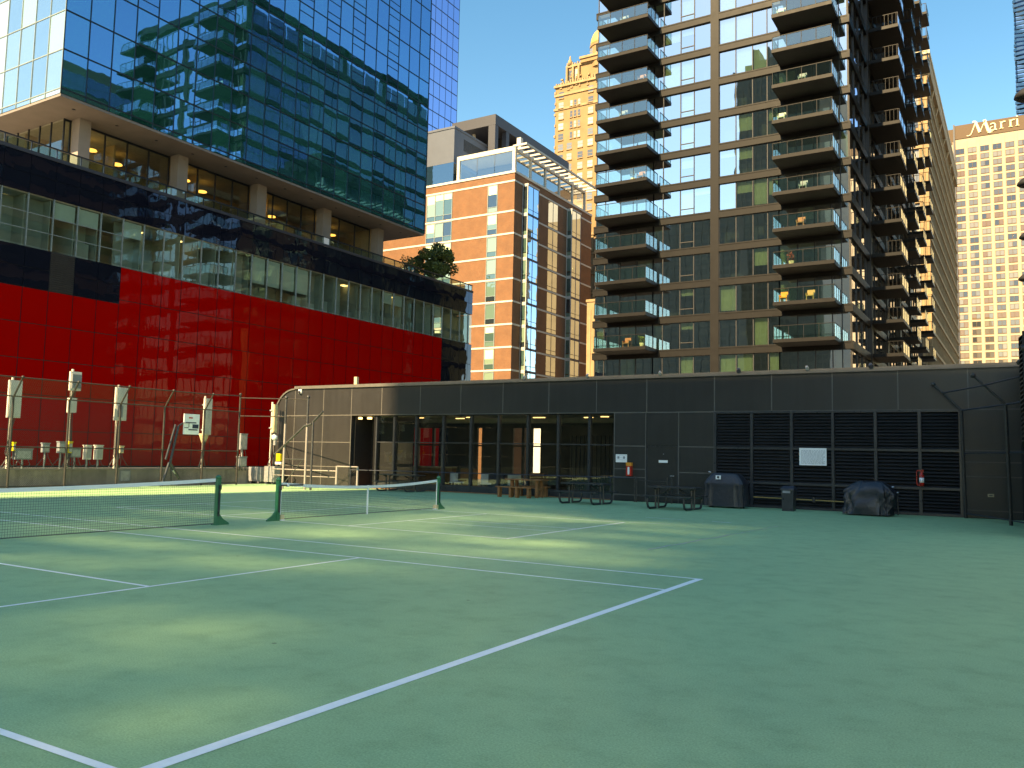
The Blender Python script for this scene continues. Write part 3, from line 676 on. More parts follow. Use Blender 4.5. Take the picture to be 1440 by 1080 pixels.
def balcony_x(y0, y1, z):      # on the right flank
    xo = TX1+2.8
    s = MB().box(TX1+0.18, y0, z+0.06, xo, y1, z+0.36).build('balcony', M['bronze'], tw)
    MB().box(TX1+0.19, y0+0.1, z+0.03, xo-0.1, y1-0.1, z+0.058).build('soffit', M['undersoffit'], s)
    g = MB(); r = MB(); n = 3; w = (y1-y0-0.12)/n
    for k in range(n):
        a = y0+0.06+w*k; g.quad((xo-0.06, a+0.03, z+0.42), (xo-0.06, a+w-0.03, z+0.42), (xo-0.06, a+w-0.03, z+1.4), (xo-0.06, a+0.03, z+1.4))
        r.box(xo-0.08, a-0.02, z+0.36, xo-0.04, a+0.02, z+1.4)
    for k in range(8): r.box(TX1+0.3+0.33*k, y0+0.05, z+0.36, TX1+0.33+0.33*k, y0+0.08, z+1.4)
    r.box(TX1+0.18, y0+0.04, z+1.4, xo-0.03, y0+0.09, z+1.45).box(xo-0.085, y0+0.09, z+1.4, xo-0.035, y1-0.04, z+1.45)
    g.build('railing_glass', M['railglass'], s); r.build('railing', M['bronze'], s)
vis = [z for z in ZC if 9 < z < 57]
for z in vis:
    balcony_y(-17.55, -12.5, z); balcony_y(-1.5, 3.3, z)
for z in vis:
    for (a, b) in ((69.6, 74.4), (81.6, 85.2), (90.0, 93.4), (99, 102.5)): balcony_x(a, b, z)
# things on balconies
def patio_chair(label, x, z, col, y=58.2):
    t = thing('patio_chair', label, 'chair', (x, y, z), 'chairs on the tower balconies')
    MB().box(x-0.3, y-0.3, z+0.38, x+0.3, y+0.3, z+0.46).build('seat', M[col], t)
    MB().box(x-0.3, y+0.24, z+0.46, x+0.3, y+0.31, z+0.95).box(x-0.33, y-0.3, z+0.46, x-0.27, y+0.24, z+0.66).box(x+0.27, y-0.3, z+0.46, x+0.33, y+0.24, z+0.66).build('backrest', M[col], t)
    for a, b in ((-0.26, -0.26), (0.26, -0.26), (-0.26, 0.26), (0.26, 0.26)): MB().box(x+a-0.03, y+b-0.03, z, x+a+0.03, y+b+0.03, z+0.38).build('leg', M[col], t)
def zof(py, x, y=58): # floor of the balcony seen at that height
    h = onY(1000, py, y).z; return min([z+0.36 for z in ZC], key=lambda q: abs(q-h))
zz = zof(436, 0); patio_chair('orange chair at left end of a low right hand balcony', -0.8, zz, 'orange', 57.8); patio_chair('yellow wicker chair in the middle of a low right hand balcony', 1.3, zz, 'pipe', 57.8)
zz = zof(345, 0); patio_chair('tan chair on a right hand balcony above the orange chair', 0.6, zz, 'wood', 57.8)
zz = zof(500, -15); patio_chair('reddish lounge chair on the lowest left hand balcony', -14.6, zz, 'wood', 57.8)
for side, xs_, nm in (('left', (-16.9, -15.2, -13.4), 'left hand'), ('right', (-0.9, 0.8, 2.6), 'right hand')):
    zl_ = [z+0.36 for z in vis]
    for fi in ((5, 7, 8, 10, 12) if side == 'left' else (4, 6, 7, 9, 11)):
        if fi < len(zl_):
            kind = ('pale', 'dark', 'brown')[fi % 3]
            patio_chair(kind+' chair on the '+nm+' balconies, '+['', '', '', '', 'fifth', 'sixth', 'seventh', 'eighth', 'ninth', 'tenth', 'eleventh', 'twelfth', 'thirteenth'][fi]+' balcony up from the pavilion roof', xs_[fi % 3], zl_[fi], {'pale': 'offwhite', 'dark': 'greybox', 'brown': 'wood'}[kind], 57.9)
def pot(label, x, z, mat, y=57.9, s=1.0):
    t = thing('potted_plant', label, 'plant', (x, y, z), 'plants on the tower balconies')
    MB().lathe((x, y, z), [(0.16*s, 0), (0.24*s, 0.4*s), (0.2*s, 0.4*s)], 10).build('pot', M['cream'], t)
    c = MB(); crown(c, (x, y, z+0.8*s), 0.4*s, 0.4*s, 0.45*s, 160, 0.07, int(abs(x*97+z*13))); c.build('foliage', M[mat], t, fix=False)
pot('reddish potted plant on a right hand balcony of the tower', -0.2, zof(408, 0), 'flower')
pot('green potted plant at the right end of the lowest left hand balcony', -13.2, zof(500, -15), 'foliage')
pot('small pale plant on an upper left hand balcony of the tower', -14.2, zof(258, -15), 'foliage2')

# ================================================================== GOLDEN SKYSCRAPER with dome
gy = 240.0
gt = thing('domed_skyscraper', 'golden stone skyscraper with carved stepped crown and yellow dome', 'building', (-112, 240, 0))
GX0 = -121.6; 
MB().box(GX0, gy, -3, -98, gy+26, 131.0).build('wall', M['goldstone'], gt)
MB().box(-118.2, gy+2, 131.0, -98, gy+20, 138.0).box(-112.6, gy+1, 138.0, -98, gy+16, 139.6).build('upper_block', M['goldstone'], gt)
tr = MB()
rn = random.Random(4)
for (x0, x1, z, y) in ((GX0-0.4, -98, 130.2, gy-0.6), (-118.6, -98, 137.6, gy+1.6), (-112.9, -98, 139.3, gy+0.6), (GX0-0.3, -98, 127.0, gy-0.35), (GX0-0.5, -98, 122.0, gy-0.3)):
    MB().box(x0, y, z, x1, y+1.2, z+0.8).build('cornice', M['goldtrim'], gt)
for k in range(26): tr.box(GX0+0.3+0.92*k, gy-0.5, 130.9, GX0+0.8+0.92*k, gy+0.1, 131.4+rn.random()*0.9)
for k in range(14): tr.box(-118.3+1.0*k, gy+1.7, 138.4, -117.8+1.0*k, gy+2.2, 138.8+rn.random()*1.0)
for k in range(46): x = rn.uniform(GX0+1, -104); z = rn.uniform(128.6, 134.5); tr.box(x, gy-0.3 if z < 130 else gy+1.4, z, x+rn.uniform(0.3, 1.0), gy+2.0, z+rn.uniform(0.4, 1.4))
for x in (-118.0, -115.6, -113.4): MB().tube((x, gy+1.4, 132), (x, gy+1.4, 137.59), 0.45, 10).build('half_column', M['goldtrim'], gt)
MB().lathe((-117.2, gy+2.2, 138.4), [(0.9, 0), (0.8, 1.5), (0.35, 2.4), (0.25, 3.2), (0.02, 3.8)], 10).build('finial', M['goldtrim'], gt)
for k in range(30): tr.box(GX0-0.35+0.2*(k % 2), gy-0.3, 128-3.9*k, GX0+0.3, gy+0.4, 128.9-3.9*k)
tr.build('carved_trim', M['goldtrim'], gt)
MB().lathe((-105.8, gy+6, 136), [(4.9, 0), (4.9, 7.4), (5.2, 7.5), (5.2, 8.2)], 20, False).build('drum', M['goldstone'], gt)
MB().lathe((-105.8, gy+6, 144.2), [(4.9, 0), (4.95, 1.0), (4.75, 2.4), (4.1, 4.2), (2.9, 5.7), (1.5, 6.6), (0.3, 6.9)], 28).build('dome', M['golddome'], gt)
MB().tube((-105.8, gy+6, 151.0), (-105.8, gy+6, 154.5), 0.25, 6, 0.1).build('spire', M['limestone'], gt)
wn = []
for k in range(24):
    z = 127.4-3.75*k
    for (x, w) in ((-119.3, 1.9), (-107.9, 1.9)):
        wn.append(MB().box(x-w/2, gy-0.05, z-1.1, x+w/2, gy-0.02, z+1.1))
    if k < 5:
        if k > 0:
            for x in (-115.3, -113.8, -112.3): wn.append(MB().box(x-0.45, gy-0.05, z-1.1, x+0.45, gy-0.02, z+1.1))
    else:
        for x in (-115.9, -111.7): wn.append(MB().box(x-0.95, gy-0.05, z-1.1, x+0.95, gy-0.02, z+1.1))
for x in (-117, -114.6): wn.append(MB().box(x-0.6, gy+1.9, 132.6, x+0.6, gy+1.95, 136.6))
for a in (-2.2, -1.6, -1.0):
    for z in (141.6,): c = (-105.8+4.95*math.cos(a), gy+6+4.95*math.sin(a)); wn.append(MB().box(c[0]-0.7, c[1]-0.1, z-1.1, c[0]+0.7, c[1]+0.1, z+1.1))
many(wn, 'window', M['oldglass'], gt)
wf = MB()
for b in wn[:]:
    xs = [v[0] for v in b.v]; zs = [v[2] for v in b.v]; y = min(v[1] for v in b.v)
    wf.box(min(xs)-0.15, y-0.25, min(zs)-0.35, max(xs)+0.15, y+0.05, min(zs)-0.05)
    wf.box(min(xs)-0.1, y-0.03, (min(zs)+max(zs))/2-0.06, max(xs)+0.1, y-0.005, (min(zs)+max(zs))/2+0.06)
wf.build('window_sill', M['goldtrim'], gt)

# ================================================================== BLUE GLASS TOWER (behind the office building)
bx = -100.0
bt = thing('blue_glass_tower', 'smooth violet blue glass tower rising behind the teal glass box', 'building', (bx, 130, 0))
MB().box(bx-30, 100, -3, bx-0.1, 150.4, 125).build('core', M['slate'], bt)
ps = []; bm = MB()
for k in range(22):
    z0 = 45+3.62*k
    for j in range(11): ps.append(panelX(150.5-2.4*(j+1), 150.5-2.4*j, z0, z0+3.62, bx, 0.0008, 0.06))
    bm.box(bx-0.08, 100, z0-0.09, bx+0.05, 150.5, z0+0.09)
    for j in range(12): bm.box(bx-0.08, 150.5-2.4*j-0.05, z0+0.09, bx+0.03, 150.5-2.4*j+0.05, z0+3.53)
many(ps, 'window', M['bluetower'], bt); bm.build('mullion', M['darkframe'], bt)

# ================================================================== TAN BUILDING with deep fins
fy = 150.0; fx = 2.95
fb = thing('tan_fin_building', 'tan concrete building with deep window fins and a pale cornice beside the balcony tower', 'building', (fx, fy, 0))
FTOP = 75.4; FEND = 224
MB().box(fx-8, fy+0.8, -3, fx-1.3, FEND, FTOP-1.0).build('wall', M['finstone'], fb)
MB().box(fx-9, fy-0.3, FTOP-0.7, fx+0.15, FEND+0.4, FTOP).build('cornice', M['cornice'], fb)
MB().box(fx-8.8, fy, FTOP-3.6, fx, FEND+0.2, FTOP-0.7).build('parapet', M['finstone'], fb)
wn = []; fin = MB(); 
n = int((FEND-fy-1)/2.25)
for k in range(20):
    z0 = FTOP-7.2-3.3*k
    fin.box(fx-1.3, fy+0.8, z0-0.45, fx-0.35, FEND, z0+0.1)
    for j in range(n): wn.append(MB().box(fx-1.28, fy+1.4+2.25*j, z0+0.1, fx-1.22, fy+2.8+2.25*j, z0+2.8))
for j in range(n+1): fin.box(fx-1.3, fy+0.85+2.25*j, -3, fx-0.5, fy+1.35+2.25*j, FTOP-3.6)
for j in range(0, n, 4): fin.add([(fx-1.3, fy+0.8+2.25*j, FTOP-8), (fx-1.3, fy+1.8+2.25*j, FTOP-8), (fx-0.05, fy+0.8+2.25*j, FTOP-3.6), (fx-0.05, fy+1.8+2.25*j, FTOP-3.6), (fx-1.3, fy+0.8+2.25*j, FTOP-3.6), (fx-1.3, fy+1.8+2.25*j, FTOP-3.6)], [(0, 1, 3, 2), (0, 2, 4), (1, 5, 3), (2, 3, 5, 4), (0, 4, 5, 1)])
fin.build('fin_grid', M['goldtrim'], fb); many(wn, 'window', M['oldglass'], fb)
wn = []; ff = MB()
for k in range(19):
    z0 = FTOP-7.2-3.3*k
    for j in range(2): wn.append(MB().box(fx-3.3-2.4*j, fy+0.72, z0+0.2, fx-2.0-2.4*j, fy+0.78, z0+2.6))
    ff.box(fx-8, fy+0.3, z0-0.5, fx-1.31, fy+0.79, z0-0.05)
for j in range(3): ff.box(fx-2.0-2.4*j, fy+0.35, -3, fx-1.31-2.4*j, fy+0.78, FTOP-3.6)
ff.build('front_grid', M['goldtrim'], fb); many(wn, 'front_window', M['oldglass'], fb)

# ================================================================== CREAM HOTEL with sign
hy = 345.0
hb = thing('cream_hotel', 'tall cream hotel slab with rows of paired windows and lettered brown parapet', 'building', (10, hy, 0))
def HX(px, py): return onY(px, py, hy)
hl = HX(1341, 197).x; htop = HX(1430, 163.5).z; hbrown = HX(1438, 182).z
MB().box(hl, hy, -3, 60, hy+22, hbrown).build('wall', M['hotelstone'], hb)
MB().box(hl-0.1, hy-0.25, hbrown, 60, hy+22, htop).build('parapet', M['hotelbrown'], hb)
MB().box(hl-5.2, hy+2.5, -3, hl-0.02, hy+22, htop-6.2).build('side_wing', M['hotelstone'], hb)
MB().box(hl-5.4, hy+2.3, htop-6.2, hl-0.03, hy+22, htop-0.3).build('wing_parapet', M['hotelbrown'], hb)
MB().box(hl-0.1, hy-0.7, -3, hl+0.5, hy-0.26, htop+0.4).build('corner_pipe', M['slate'], hb)
w0 = HX(1344, 210).x; pitch = (HX(1378.5, 209).x-HX(1344, 209.5).x)/2; ww = pitch*0.69
fz = 2.91; zt = HX(1344, 211).z
wn = []; sl = MB()
for k in range(40):
    for j in range(7):
        x = w0+pitch*j; z = zt-fz*k
        b = MB()
        for h in range(2): b.box(x+0.08+ww/2*h, hy-0.04, z-1.75, x+ww/2-0.08+ww/2*h, hy-0.02, z)
        wn.append(b)
        sl.box(x-0.05, hy-0.12, z-2.0, x+ww+0.05, hy-0.01, z-1.82).box(x-0.05, hy-0.1, z+0.02, x+ww+0.05, hy-0.005, z+0.12)
        sl.box(x+ww/2-0.07, hy-0.07, z-1.8, x+ww/2+0.07, hy-0.03, z).box(x-0.04, hy-0.07, z-1.8, x+0.07, hy-0.03, z).box(x+ww-0.07, hy-0.07, z-1.8, x+ww+0.04, hy-0.03, z)
many(wn, 'window', M['hotelwin'], hb); sl.build('window_frame', M['hotelbrown'], hb)
pl = MB()
for j in range(8): pl.box(w0+pitch*j-(pitch-ww)*0.8, hy-0.22, -3, w0+pitch*j-(pitch-ww)*0.2, hy-0.13, hbrown-0.9)
pl.build('pier', M['hotelstone'], hb)
# the word on the parapet: brush strokes with thick and thin, built as flat raised letters
def strokes(lst, ox, oz, h):
    b = MB(); y0, y1 = hy-0.55, hy-0.26
    for (pts, w0_, w1_) in lst:
        for i in range(len(pts)-1):
            (xa, za), (xb, zb) = pts[i], pts[i+1]
            n = len(pts)-1; wa = w0_+(w1_-w0_)*i/n; wb = w0_+(w1_-w0_)*(i+1)/n
            dx, dz = xb-xa, zb-za; L = math.hypot(dx, dz) or 1; nx, nz = -dz/L/2, dx/L/2
            poly = [(ox+h*(xa+nx*wa), oz+h*(za+nz*wa)), (ox+h*(xb+nx*wb), oz+h*(zb+nz*wb)), (ox+h*(xb-nx*wb), oz+h*(zb-nz*wb)), (ox+h*(xa-nx*wa), oz+h*(za-nz*wa))]
            b.prism(poly, 'y', y0-0.004*i, y1)
    return b
def arc(cx, cz, rx, rz, a0, a1, n=12): return [(cx+rx*math.cos(R(a0+(a1-a0)*i/n)), cz+rz*math.sin(R(a0+(a1-a0)*i/n))) for i in range(n+1)]
GL = {
 'M': [([(-0.12, -0.02), (0.06, -0.04), (0.2, 0.1), (0.52, 1.0)], 0.05, 0.07), ([(0.3, 1.02), (0.5, 1.0), (0.78, 0.12)], 0.1, 0.2), ([(0.78, 0.12), (1.16, 1.02)], 0.05, 0.06), ([(1.1, 1.04), (1.36, 0.1), (1.5, 0.0)], 0.2, 0.2), ([(1.3, -0.01), (1.62, -0.01)], 0.06, 0.06)],
 'a': [(arc(0.26, 0.5, 0.2, 0.16, 150, 0), 0.09, 0.12), ([(0.46, 0.5), (0.46, 0.06), (0.6, 0.02)], 0.13, 0.08), (arc(0.25, 0.18, 0.2, 0.17, 80, 360), 0.07, 0.09)],
 'r': [([(0.12, 0.64), (0.12, 0.0)], 0.14, 0.14), ([(0.0, 0.63), (0.12, 0.63)], 0.05, 0.05), ([(-0.03, 0.01), (0.3, 0.01)], 0.05, 0.05), (arc(0.34, 0.42, 0.2, 0.2, 170, 55), 0.07, 0.13)],
 'i': [([(0.12, 0.64), (0.12, 0.0)], 0.14, 0.14), ([(0.0, 0.63), (0.12, 0.63)], 0.05, 0.05), ([(-0.03, 0.01), (0.28, 0.01)], 0.05, 0.05), ([(0.12, 0.82), (0.12, 0.95)], 0.14, 0.14)],
 'o': [(arc(0.3, 0.32, 0.25, 0.3, 0, 360, 20), 0.11, 0.11)],
 't': [([(0.14, 0.86), (0.14, 0.08), (0.32, 0.02)], 0.13, 0.07), ([(0.0, 0.62), (0.32, 0.62)], 0.06, 0.06)],
}
def adv(px, py): return HX(px, py)
for ch, (px, py) in zip('Marriott', ((1362, 191), (1391.5, 184.5), (1406, 181.5), (1419, 179), (1428.5, 177.5), (0, 0), (0, 0), (0, 0))):
    if px: q = adv(px, py); lastx, lastz = q.x, q.z
    else: lastx += 3.3 if ch == 'o' else 2.9; q = Vector((lastx, hy, lastz))
    h = 4.9 if ch == 'M' else 4.1
    strokes(GL[ch], q.x, q.z, h).build('letter', M['signcream'], hb)

# ================================================================== FAR WAVY TOWER at the right edge
wt = thing('wavy_balcony_tower', 'far dark blue tower with wavy balcony edges at right edge', 'building', (30, 500, 0))
q = onY(1427, 30, 500); x0 = q.x
MB().box(x0, 500, -3, x0+70, 560, 310).build('wall', M['blueglass'], wt)
sl = []
rn = random.Random(2)
for k in range(64):
    z = 150+2.45*k; ph = k*0.55
    ed = [(x0-1.3-0.9*math.sin(0), 500)]
    poly = [(x0-0.2, 501)]+[(x0-1.2+0.0*i+(0.5*math.sin(ph+i) if i else 0), 500-0.4-(1.2+0.9*math.sin(ph+i*0.7)) if i else 500.5) for i in range(0, 2)]+[(x0+0.6+2.6*i, 498.6+0.9*math.sin(ph+i*0.8)) for i in range(12)]+[(x0+34, 501)]
    sl.append(MB().prism([(px_*1.0+(0.75 if px_ < x0 else 0), py_) for px_, py_ in poly], 'z', z, z+1.5))
many(sl, 'balcony_slab', M['navy'], wt)
# ================================================================== SETTING
def sheet(name, x0, y0, x1, y1, z, mat):
    return tag(MB().quad((x0, y0, z), (x1, y0, z), (x1, y1, z), (x0, y1, z)).build(name, mat, fix=False), kind='structure')
sheet('ground', -2500, -2500, 2500, 2500, -3.0, M['ground'])
tag(MB().box(-43.3, -24.5, -2.9, 40, 19.7, -0.02).box(-43.3, 19.7, -2.9, 40, 40, -0.03).build('roof_deck', M['deck']), kind='structure')
tag(MB().box(-18.1, -24.0, -0.02, 15.75, 19.72, 0.0).build('court_surface', M['court']), kind='structure')
ml = MB(); zl = 0.004
def line(x0, y0, x1, y1, w=0.062):
    d = Vector((x1-x0, y1-y0, 0)).normalized(); n = Vector((-d.y, d.x, 0))*w/2; a = Vector((x0, y0, zl)); b = Vector((x1, y1, zl))
    ml.quad(a-n, b-n, b+n, a+n)
UB, US, V1, VC, V2, VF = 11.66, 6.42, -1.26, -5.13, -9.02, -10.28
for s in (1, -1):
    line(s*UB, 0.03, s*UB, VF, 0.10)
    line(s*US, V1, s*US, V2)
zl = 0.0045
line(-UB+0.05, 0, UB-0.05, 0); line(-UB+0.05, V1, UB-0.05, V1); line(-UB+0.05, V2, UB-0.05, V2); line(-US, VC, US-0.025, VC)
line(-UB+0.05, VF, UB-0.05, VF)
zl = 0.004
for s in (1, -1):
    line(s*6.53, 3.1, s*6.53, 9.12); line(s*2.2, 3.12, s*2.2, 9.1)
zl = 0.0045
line(-6.5, 3.12, 6.5, 3.12); line(-6.5, 9.1, 6.5, 9.1); line(2.2, 5.35, 6.5, 5.35, 0.04); line(2.2, 6.35, 6.5, 6.35, 0.04); line(-6.5, 5.85, -2.2, 5.85, 0.04)
line(8.2, 11.3, 8.75, 11.25, 0.06); line(6.6, 9.25, 7.7, 9.4, 0.035); line(6.2, 11.4, 7.3, 11.35, 0.03)
tag(ml.build('court_markings', M['line'], fix=False), kind='structure')
ck = MB(); p0 = onZ(910, 773, 0); p1 = onZ(1095, 740, 0); 
prev = None
rn = random.Random(5)
for k in range(25):
    t = k/24; q = (p0.x+(p1.x-p0.x)*t+rn.uniform(-.03, .03), p0.y+(p1.y-p0.y)*t+rn.uniform(-.05, .05), 0.003)
    if prev: w = 0.012+0.012*(t < 0.55); ck.quad((prev[0]-w, prev[1], 0.003), (prev[0]+w, prev[1], 0.003), (q[0]+w, q[1], 0.003), (q[0]-w, q[1], 0.003))
    prev = q
tag(ck.build('patched_crack', M['galv'], fix=False), kind='structure')

# ================================================================== PAVILION
PY = 19.83; PT = 5.0
pv = thing('pavilion', 'long low black metal clad pavilion with glazed front and louvred end along the court', 'building', (0, PY, 0))
XA, XE = -18.12, 22.0
xj = [-16.7, -14.7, -12.83, -10.9, -8.57, -6.26, -4.0, -1.69, 0.56, 2.78, 5.55, 7.71, 9.85, 12.0, 14.13, 16.5, 19, 22]
# wall panels (front skin, 6 cm proud of the carcass)
w = MB(); g = 0.012
def pan(x0, x1, z0, z1): w.box(x0+g, PY, z0+g, x1-g, PY+0.05, z1-g)
for a, b in zip(xj, xj[1:]): pan(a, b, 3.55, PT-0.06)
for (a, b) in ((-14.7, -12.83), (-16.7, -14.7)):
    for (c, d) in ((0.0, 0.98), (0.98, 2.2), (2.2, 3.55)): pan(a, b, c, d)
pan(-18.12, -16.7, 0, 0.98); pan(-18.12, -16.7, 0.98, 2.2); pan(-18.12, -16.7, 2.2, 3.55)
w.prism([(XA+g, 3.56), (-16.71, 3.56), (-16.71, PT-0.07)]+[(-16.72-1.38*math.sin(R(a)), PT-1.44+1.37*math.cos(R(a))) for a in range(5, 91, 9)], 'y', PY, PY+0.05)
for (c, d) in ((0.25, 0.95), (0.95, 1.28), (1.28, 2.2), (2.2, 3.55)): pan(1.38, 2.78, c, d)
pan(1.38, 2.78, 0, 0.25)
for (c, d) in ((0.0, 1.2), (1.2, 2.2), (2.2, 3.55)): pan(4.1, 5.55, c, d)
pan(2.78, 4.1, 2.22, 3.55)
for (c, d) in ((0.0, 0.25), (0.25, 1.35), (1.35, 1.82), (1.82, 2.2), (2.2, 3.55)): pan(13.92, 15.6, c, d)
w.build('wall_panel', M['blackpanel'], pv)
MB().box(-16.7, PY+0.052, 3.6, XE, PY+0.25, PT-0.05).box(XA+0.02, PY+0.053, 0, -12.84, PY+0.25, PT-1.42).box(1.38, PY+0.053, 0, 5.57, PY+0.25, 3.55).box(13.9, PY+0.053, 0, 15.6, PY+0.25, 3.55).build('backing', M['void'], pv)
jb = MB(); q = 0.018
for x in xj: jb.box(x-q, PY-0.004, 3.57, x+q, PY+0.04, PT-0.09)
for x in (-14.7, -12.83+0.012, 1.38, 2.78-0.03, 5.55-0.02, 4.12): jb.box(x-q, PY-0.004, 0, x+q, PY+0.04, 3.53)
jb.box(-16.7-q, PY-0.004, 0, -16.7+q, PY+0.04, 3.53)
for (a, b, zs) in ((XA+0.1, -12.85, (0.98, 2.2)), (1.4, 2.75, (0.25, 0.95, 1.28, 2.2)), (4.14, 5.53, (1.2, 2.2)), (13.95, 15.6, (0.25, 1.35, 1.82, 2.2))):
    for z in zs: jb.box(a, PY-0.002, z-q, b, PY+0.038, z+q)
jb.box(-12.829, PY-0.005, 3.535, 1.369, PY+0.045, 3.57).box(5.571, PY-0.005, 3.555, 13.899, PY+0.045, 3.575)
jb.box(XA+0.1, PY-0.006, 3.53, -12.83, PY+0.045, 3.57).box(1.37, PY-0.006, 3.53, 5.57, PY+0.045, 3.57).box(13.9, PY-0.006, 3.53, 15.6, PY+0.045, 3.57)
jb.build('panel_joint', M['joint'], pv)
ar = [(-16.72-1.40*math.sin(R(a)), PT-1.44+1.40*math.cos(R(a))) for a in range(0, 91, 9)]
ai = [(-16.72-1.33*math.sin(R(a)), PT-1.44+1.33*math.cos(R(a))) for a in range(0, 91, 9)]
re = MB().box(-16.72, PY-0.08, PT-0.08, XE, PY+0.3, PT+0.07).prism(ar+ai[::-1], 'y', PY-0.06, PY+8).box(XA-0.0, PY-0.06, 0, XA+0.07, PY+8, PT-1.44)
re.build('roof_edge', M['joint'], pv)
MB().box(-16.6, PY+0.3, PT-0.12, XE, PY+8.2, PT-0.02).box(5.6, PY+0.3, 0.0, XE, PY+8, 4.8).box(13.9, PY+0.26, 0.0, XE, PY+0.3, PT-0.13).build('carcass', M['void'], pv)
# door
d = MB().box(2.83, PY+0.01, 0.02, 4.06, PY+0.05, 2.19).build('door', M['blackpanel'], pv)
MB().box(2.79, PY-0.005, 0, 2.83, PY+0.06, 2.22).box(4.06, PY-0.005, 0, 4.1, PY+0.06, 2.22).box(2.83, PY-0.005, 2.19, 4.06, PY+0.06, 2.22).build('door_frame', M['blackmetal'], d)
MB().tube((3.93, PY, 1.05), (3.93, PY-0.06, 1.05), 0.02, 8).tube((3.93, PY-0.06, 1.05), (3.8, PY-0.06, 1.05), 0.014, 8).build('handle', M['galv'], d)
MB().lathe((3.5, PY+0.0, 1.9), [(0.015, -0.015), (0.02, 0), (0.015, 0.015)], 8).build('peephole', M['galv'], d)
# louvres
lx = [5.58, 6.97, 8.42, 9.85, 11.26, 12.65, 13.88]
for a, b in zip(lx, lx[1:]):
    lb = MB(); 
    for r, (z0, z1) in enumerate(((0.08, 0.86), (0.94, 2.14), (2.24, 3.48))):
        n = round((z1-z0)/0.115)
        for k in range(n):
            z = z0+(z1-z0)*k/n; t = 0.012*math.sin(k*1.7+a)
            lb.prism([(PY-0.02+t*0.3, z), (PY-0.01+t*0.3, z-0.012), (PY+0.1, z+0.075), (PY+0.09, z+0.09)], 'x', a+0.06, b-0.06)
    lb.build('louvre', M['louvre'], pv)
lf = MB()
for x in lx: lf.box(x-0.05, PY-0.03, 0.0, x+0.05, PY+0.12, 3.55)
for z in (0.0, 0.86, 2.14, 3.48):
    for a, b in zip(lx, lx[1:]): lf.box(a+0.05, PY-0.025, z, b-0.05, PY+0.12, z+0.08)
lf.build('louvre_frame', M['blackmetal'], pv)
MB().box(5.5, PY+0.14, 0, 13.92, PY+0.16, 3.6).build('louvre_backing', M['void'], pv)
# glazing
gx_ = [-11.28, -10.18, -8.86, -7.29, -5.75, -4.27, -2.78, -1.28, 0.19, 1.35]
for a, b in zip(gx_, gx_[1:]):
    pn = MB().merge(panelY(a+0.05, b-0.05, 0.34, 2.21, PY+0.2, 0.0008)).merge(panelY(a+0.05, b-0.05, 2.27, 3.5, PY+0.2, 0.0008))
    wq = pn.build('window', M['pavglass'], pv, fix=False)
    MB().box(a-0.05, PY+0.1, 0.0, a+0.05, PY+0.3, 3.54).box(a+0.05, PY+0.14, 2.215, b-0.05, PY+0.26, 2.265).box(a+0.05, PY+0.12, 0.02, b-0.05, PY+0.28, 0.32).build('frame', M['blackmetal'], wq)
MB().box(1.3, PY+0.1, 0, 1.37, PY+0.3, 3.54).box(-12.83, PY+0.06, 3.5, 1.37, PY+0.3, 3.56).box(-11.4, PY+0.08, 0, -11.32, PY+0.5, 3.5).build('glazing_frame', M['bronze'], pv)
ins = MB().box(-12.8, PY+1.5, 0, -11.35, PY+1.6, 3.5).box(-12.85, PY+0.26, 0, -12.75, PY+1.5, 3.55).box(-11.349, PY+1.52, 0, -10.1, PY+1.6, 3.3)  # last box is an added near-black panel that keeps one pane dark
ins.build('porch_and_dark_panel', M['void'], pv)
for (x, r) in ((-12.55, 0.07), (-11.95, 0.09)): MB().box(x-r, PY+0.3, 3.36, x+r, PY+0.45, 3.46).build('porch_lamp', M['lampsoft'], pv)
# interior
BY = PY+7.4
bk = MB()
holes = [(-16.6, -15.5), (-15.35, -14.4), (-14.25, -13.3), (-13.15, -12.2), (-7.9, -7.35), (-7.2, -6.85), (-6.7, -6.2), (-10.2, -9.9)]
xs = sorted([v for h in holes for v in h]); xs = [-18.0]+xs+[5.6]
for a, b in zip(xs, xs[1:]):
    if any(abs(a-h[0]) < 1e-6 for h in holes): bk.box(a, BY, 0, b, BY+0.15, 0.05); bk.box(a, BY, 3.2, b, BY+0.15, 3.5); bk.box(a, BY, 2.2, b, BY+0.1, 2.28)
    else: bk.box(a, BY, 0, b, BY+0.15, 3.5)
bk.box(1.4, PY+0.3, 0, 1.6, BY, 3.5).box(-3.2, PY+5, 0, 1.4, PY+5.1, 3.2)
bk.build('interior_wall', M['roomdark'], pv)
MB().box(-18.0, PY+0.3, 3.51, 5.6, BY+0.15, 3.6).box(-11.3, PY+3.2, 3.32, 1.3, PY+3.5, 3.51).box(-11.3, PY+5.2, 3.36, 1.3, PY+5.4, 3.51).build('ceiling', M['ceil'], pv)
MB().box(-18.0, PY+0.06, 0.0, 5.5, BY, 0.03).build('floor', M['walnut'], pv)
MB().box(-16.8, BY-0.5, 0.05, -11.5, BY-0.1, 0.95).box(-9.2, PY+4.4, 0.05, -8.5, PY+4.9, 1.0).box(-5.2, PY+4.2, 0.05, -4.2, PY+4.6, 0.9).build('counter', M['walnut'], pv)
MB().box(-16.85, BY-0.56, 0.955, -11.45, BY-0.08, 1.03).build('counter_top', M['cream'], pv)
for (x0, y, x1) in ((-9.9, 1.6, -9.4), (-8.2, 2.4, -7.4), (-6.9, 1.4, -6.6), (-4.6, 4.0, -3.3), (-3.6, 2.0, -2.6), (-2.2, 5.4, -1.2), (-1.1, 2.2, -0.4), (-0.2, 4.2, 0.6), (0.0, 1.6, 0.6)):
    MB().box(x0, PY+y, 3.46, x0+(x1-x0)*0.6, PY+y+0.09, 3.49).build('ceiling_lamp', M['lampsoft'], pv)
cu = MB()
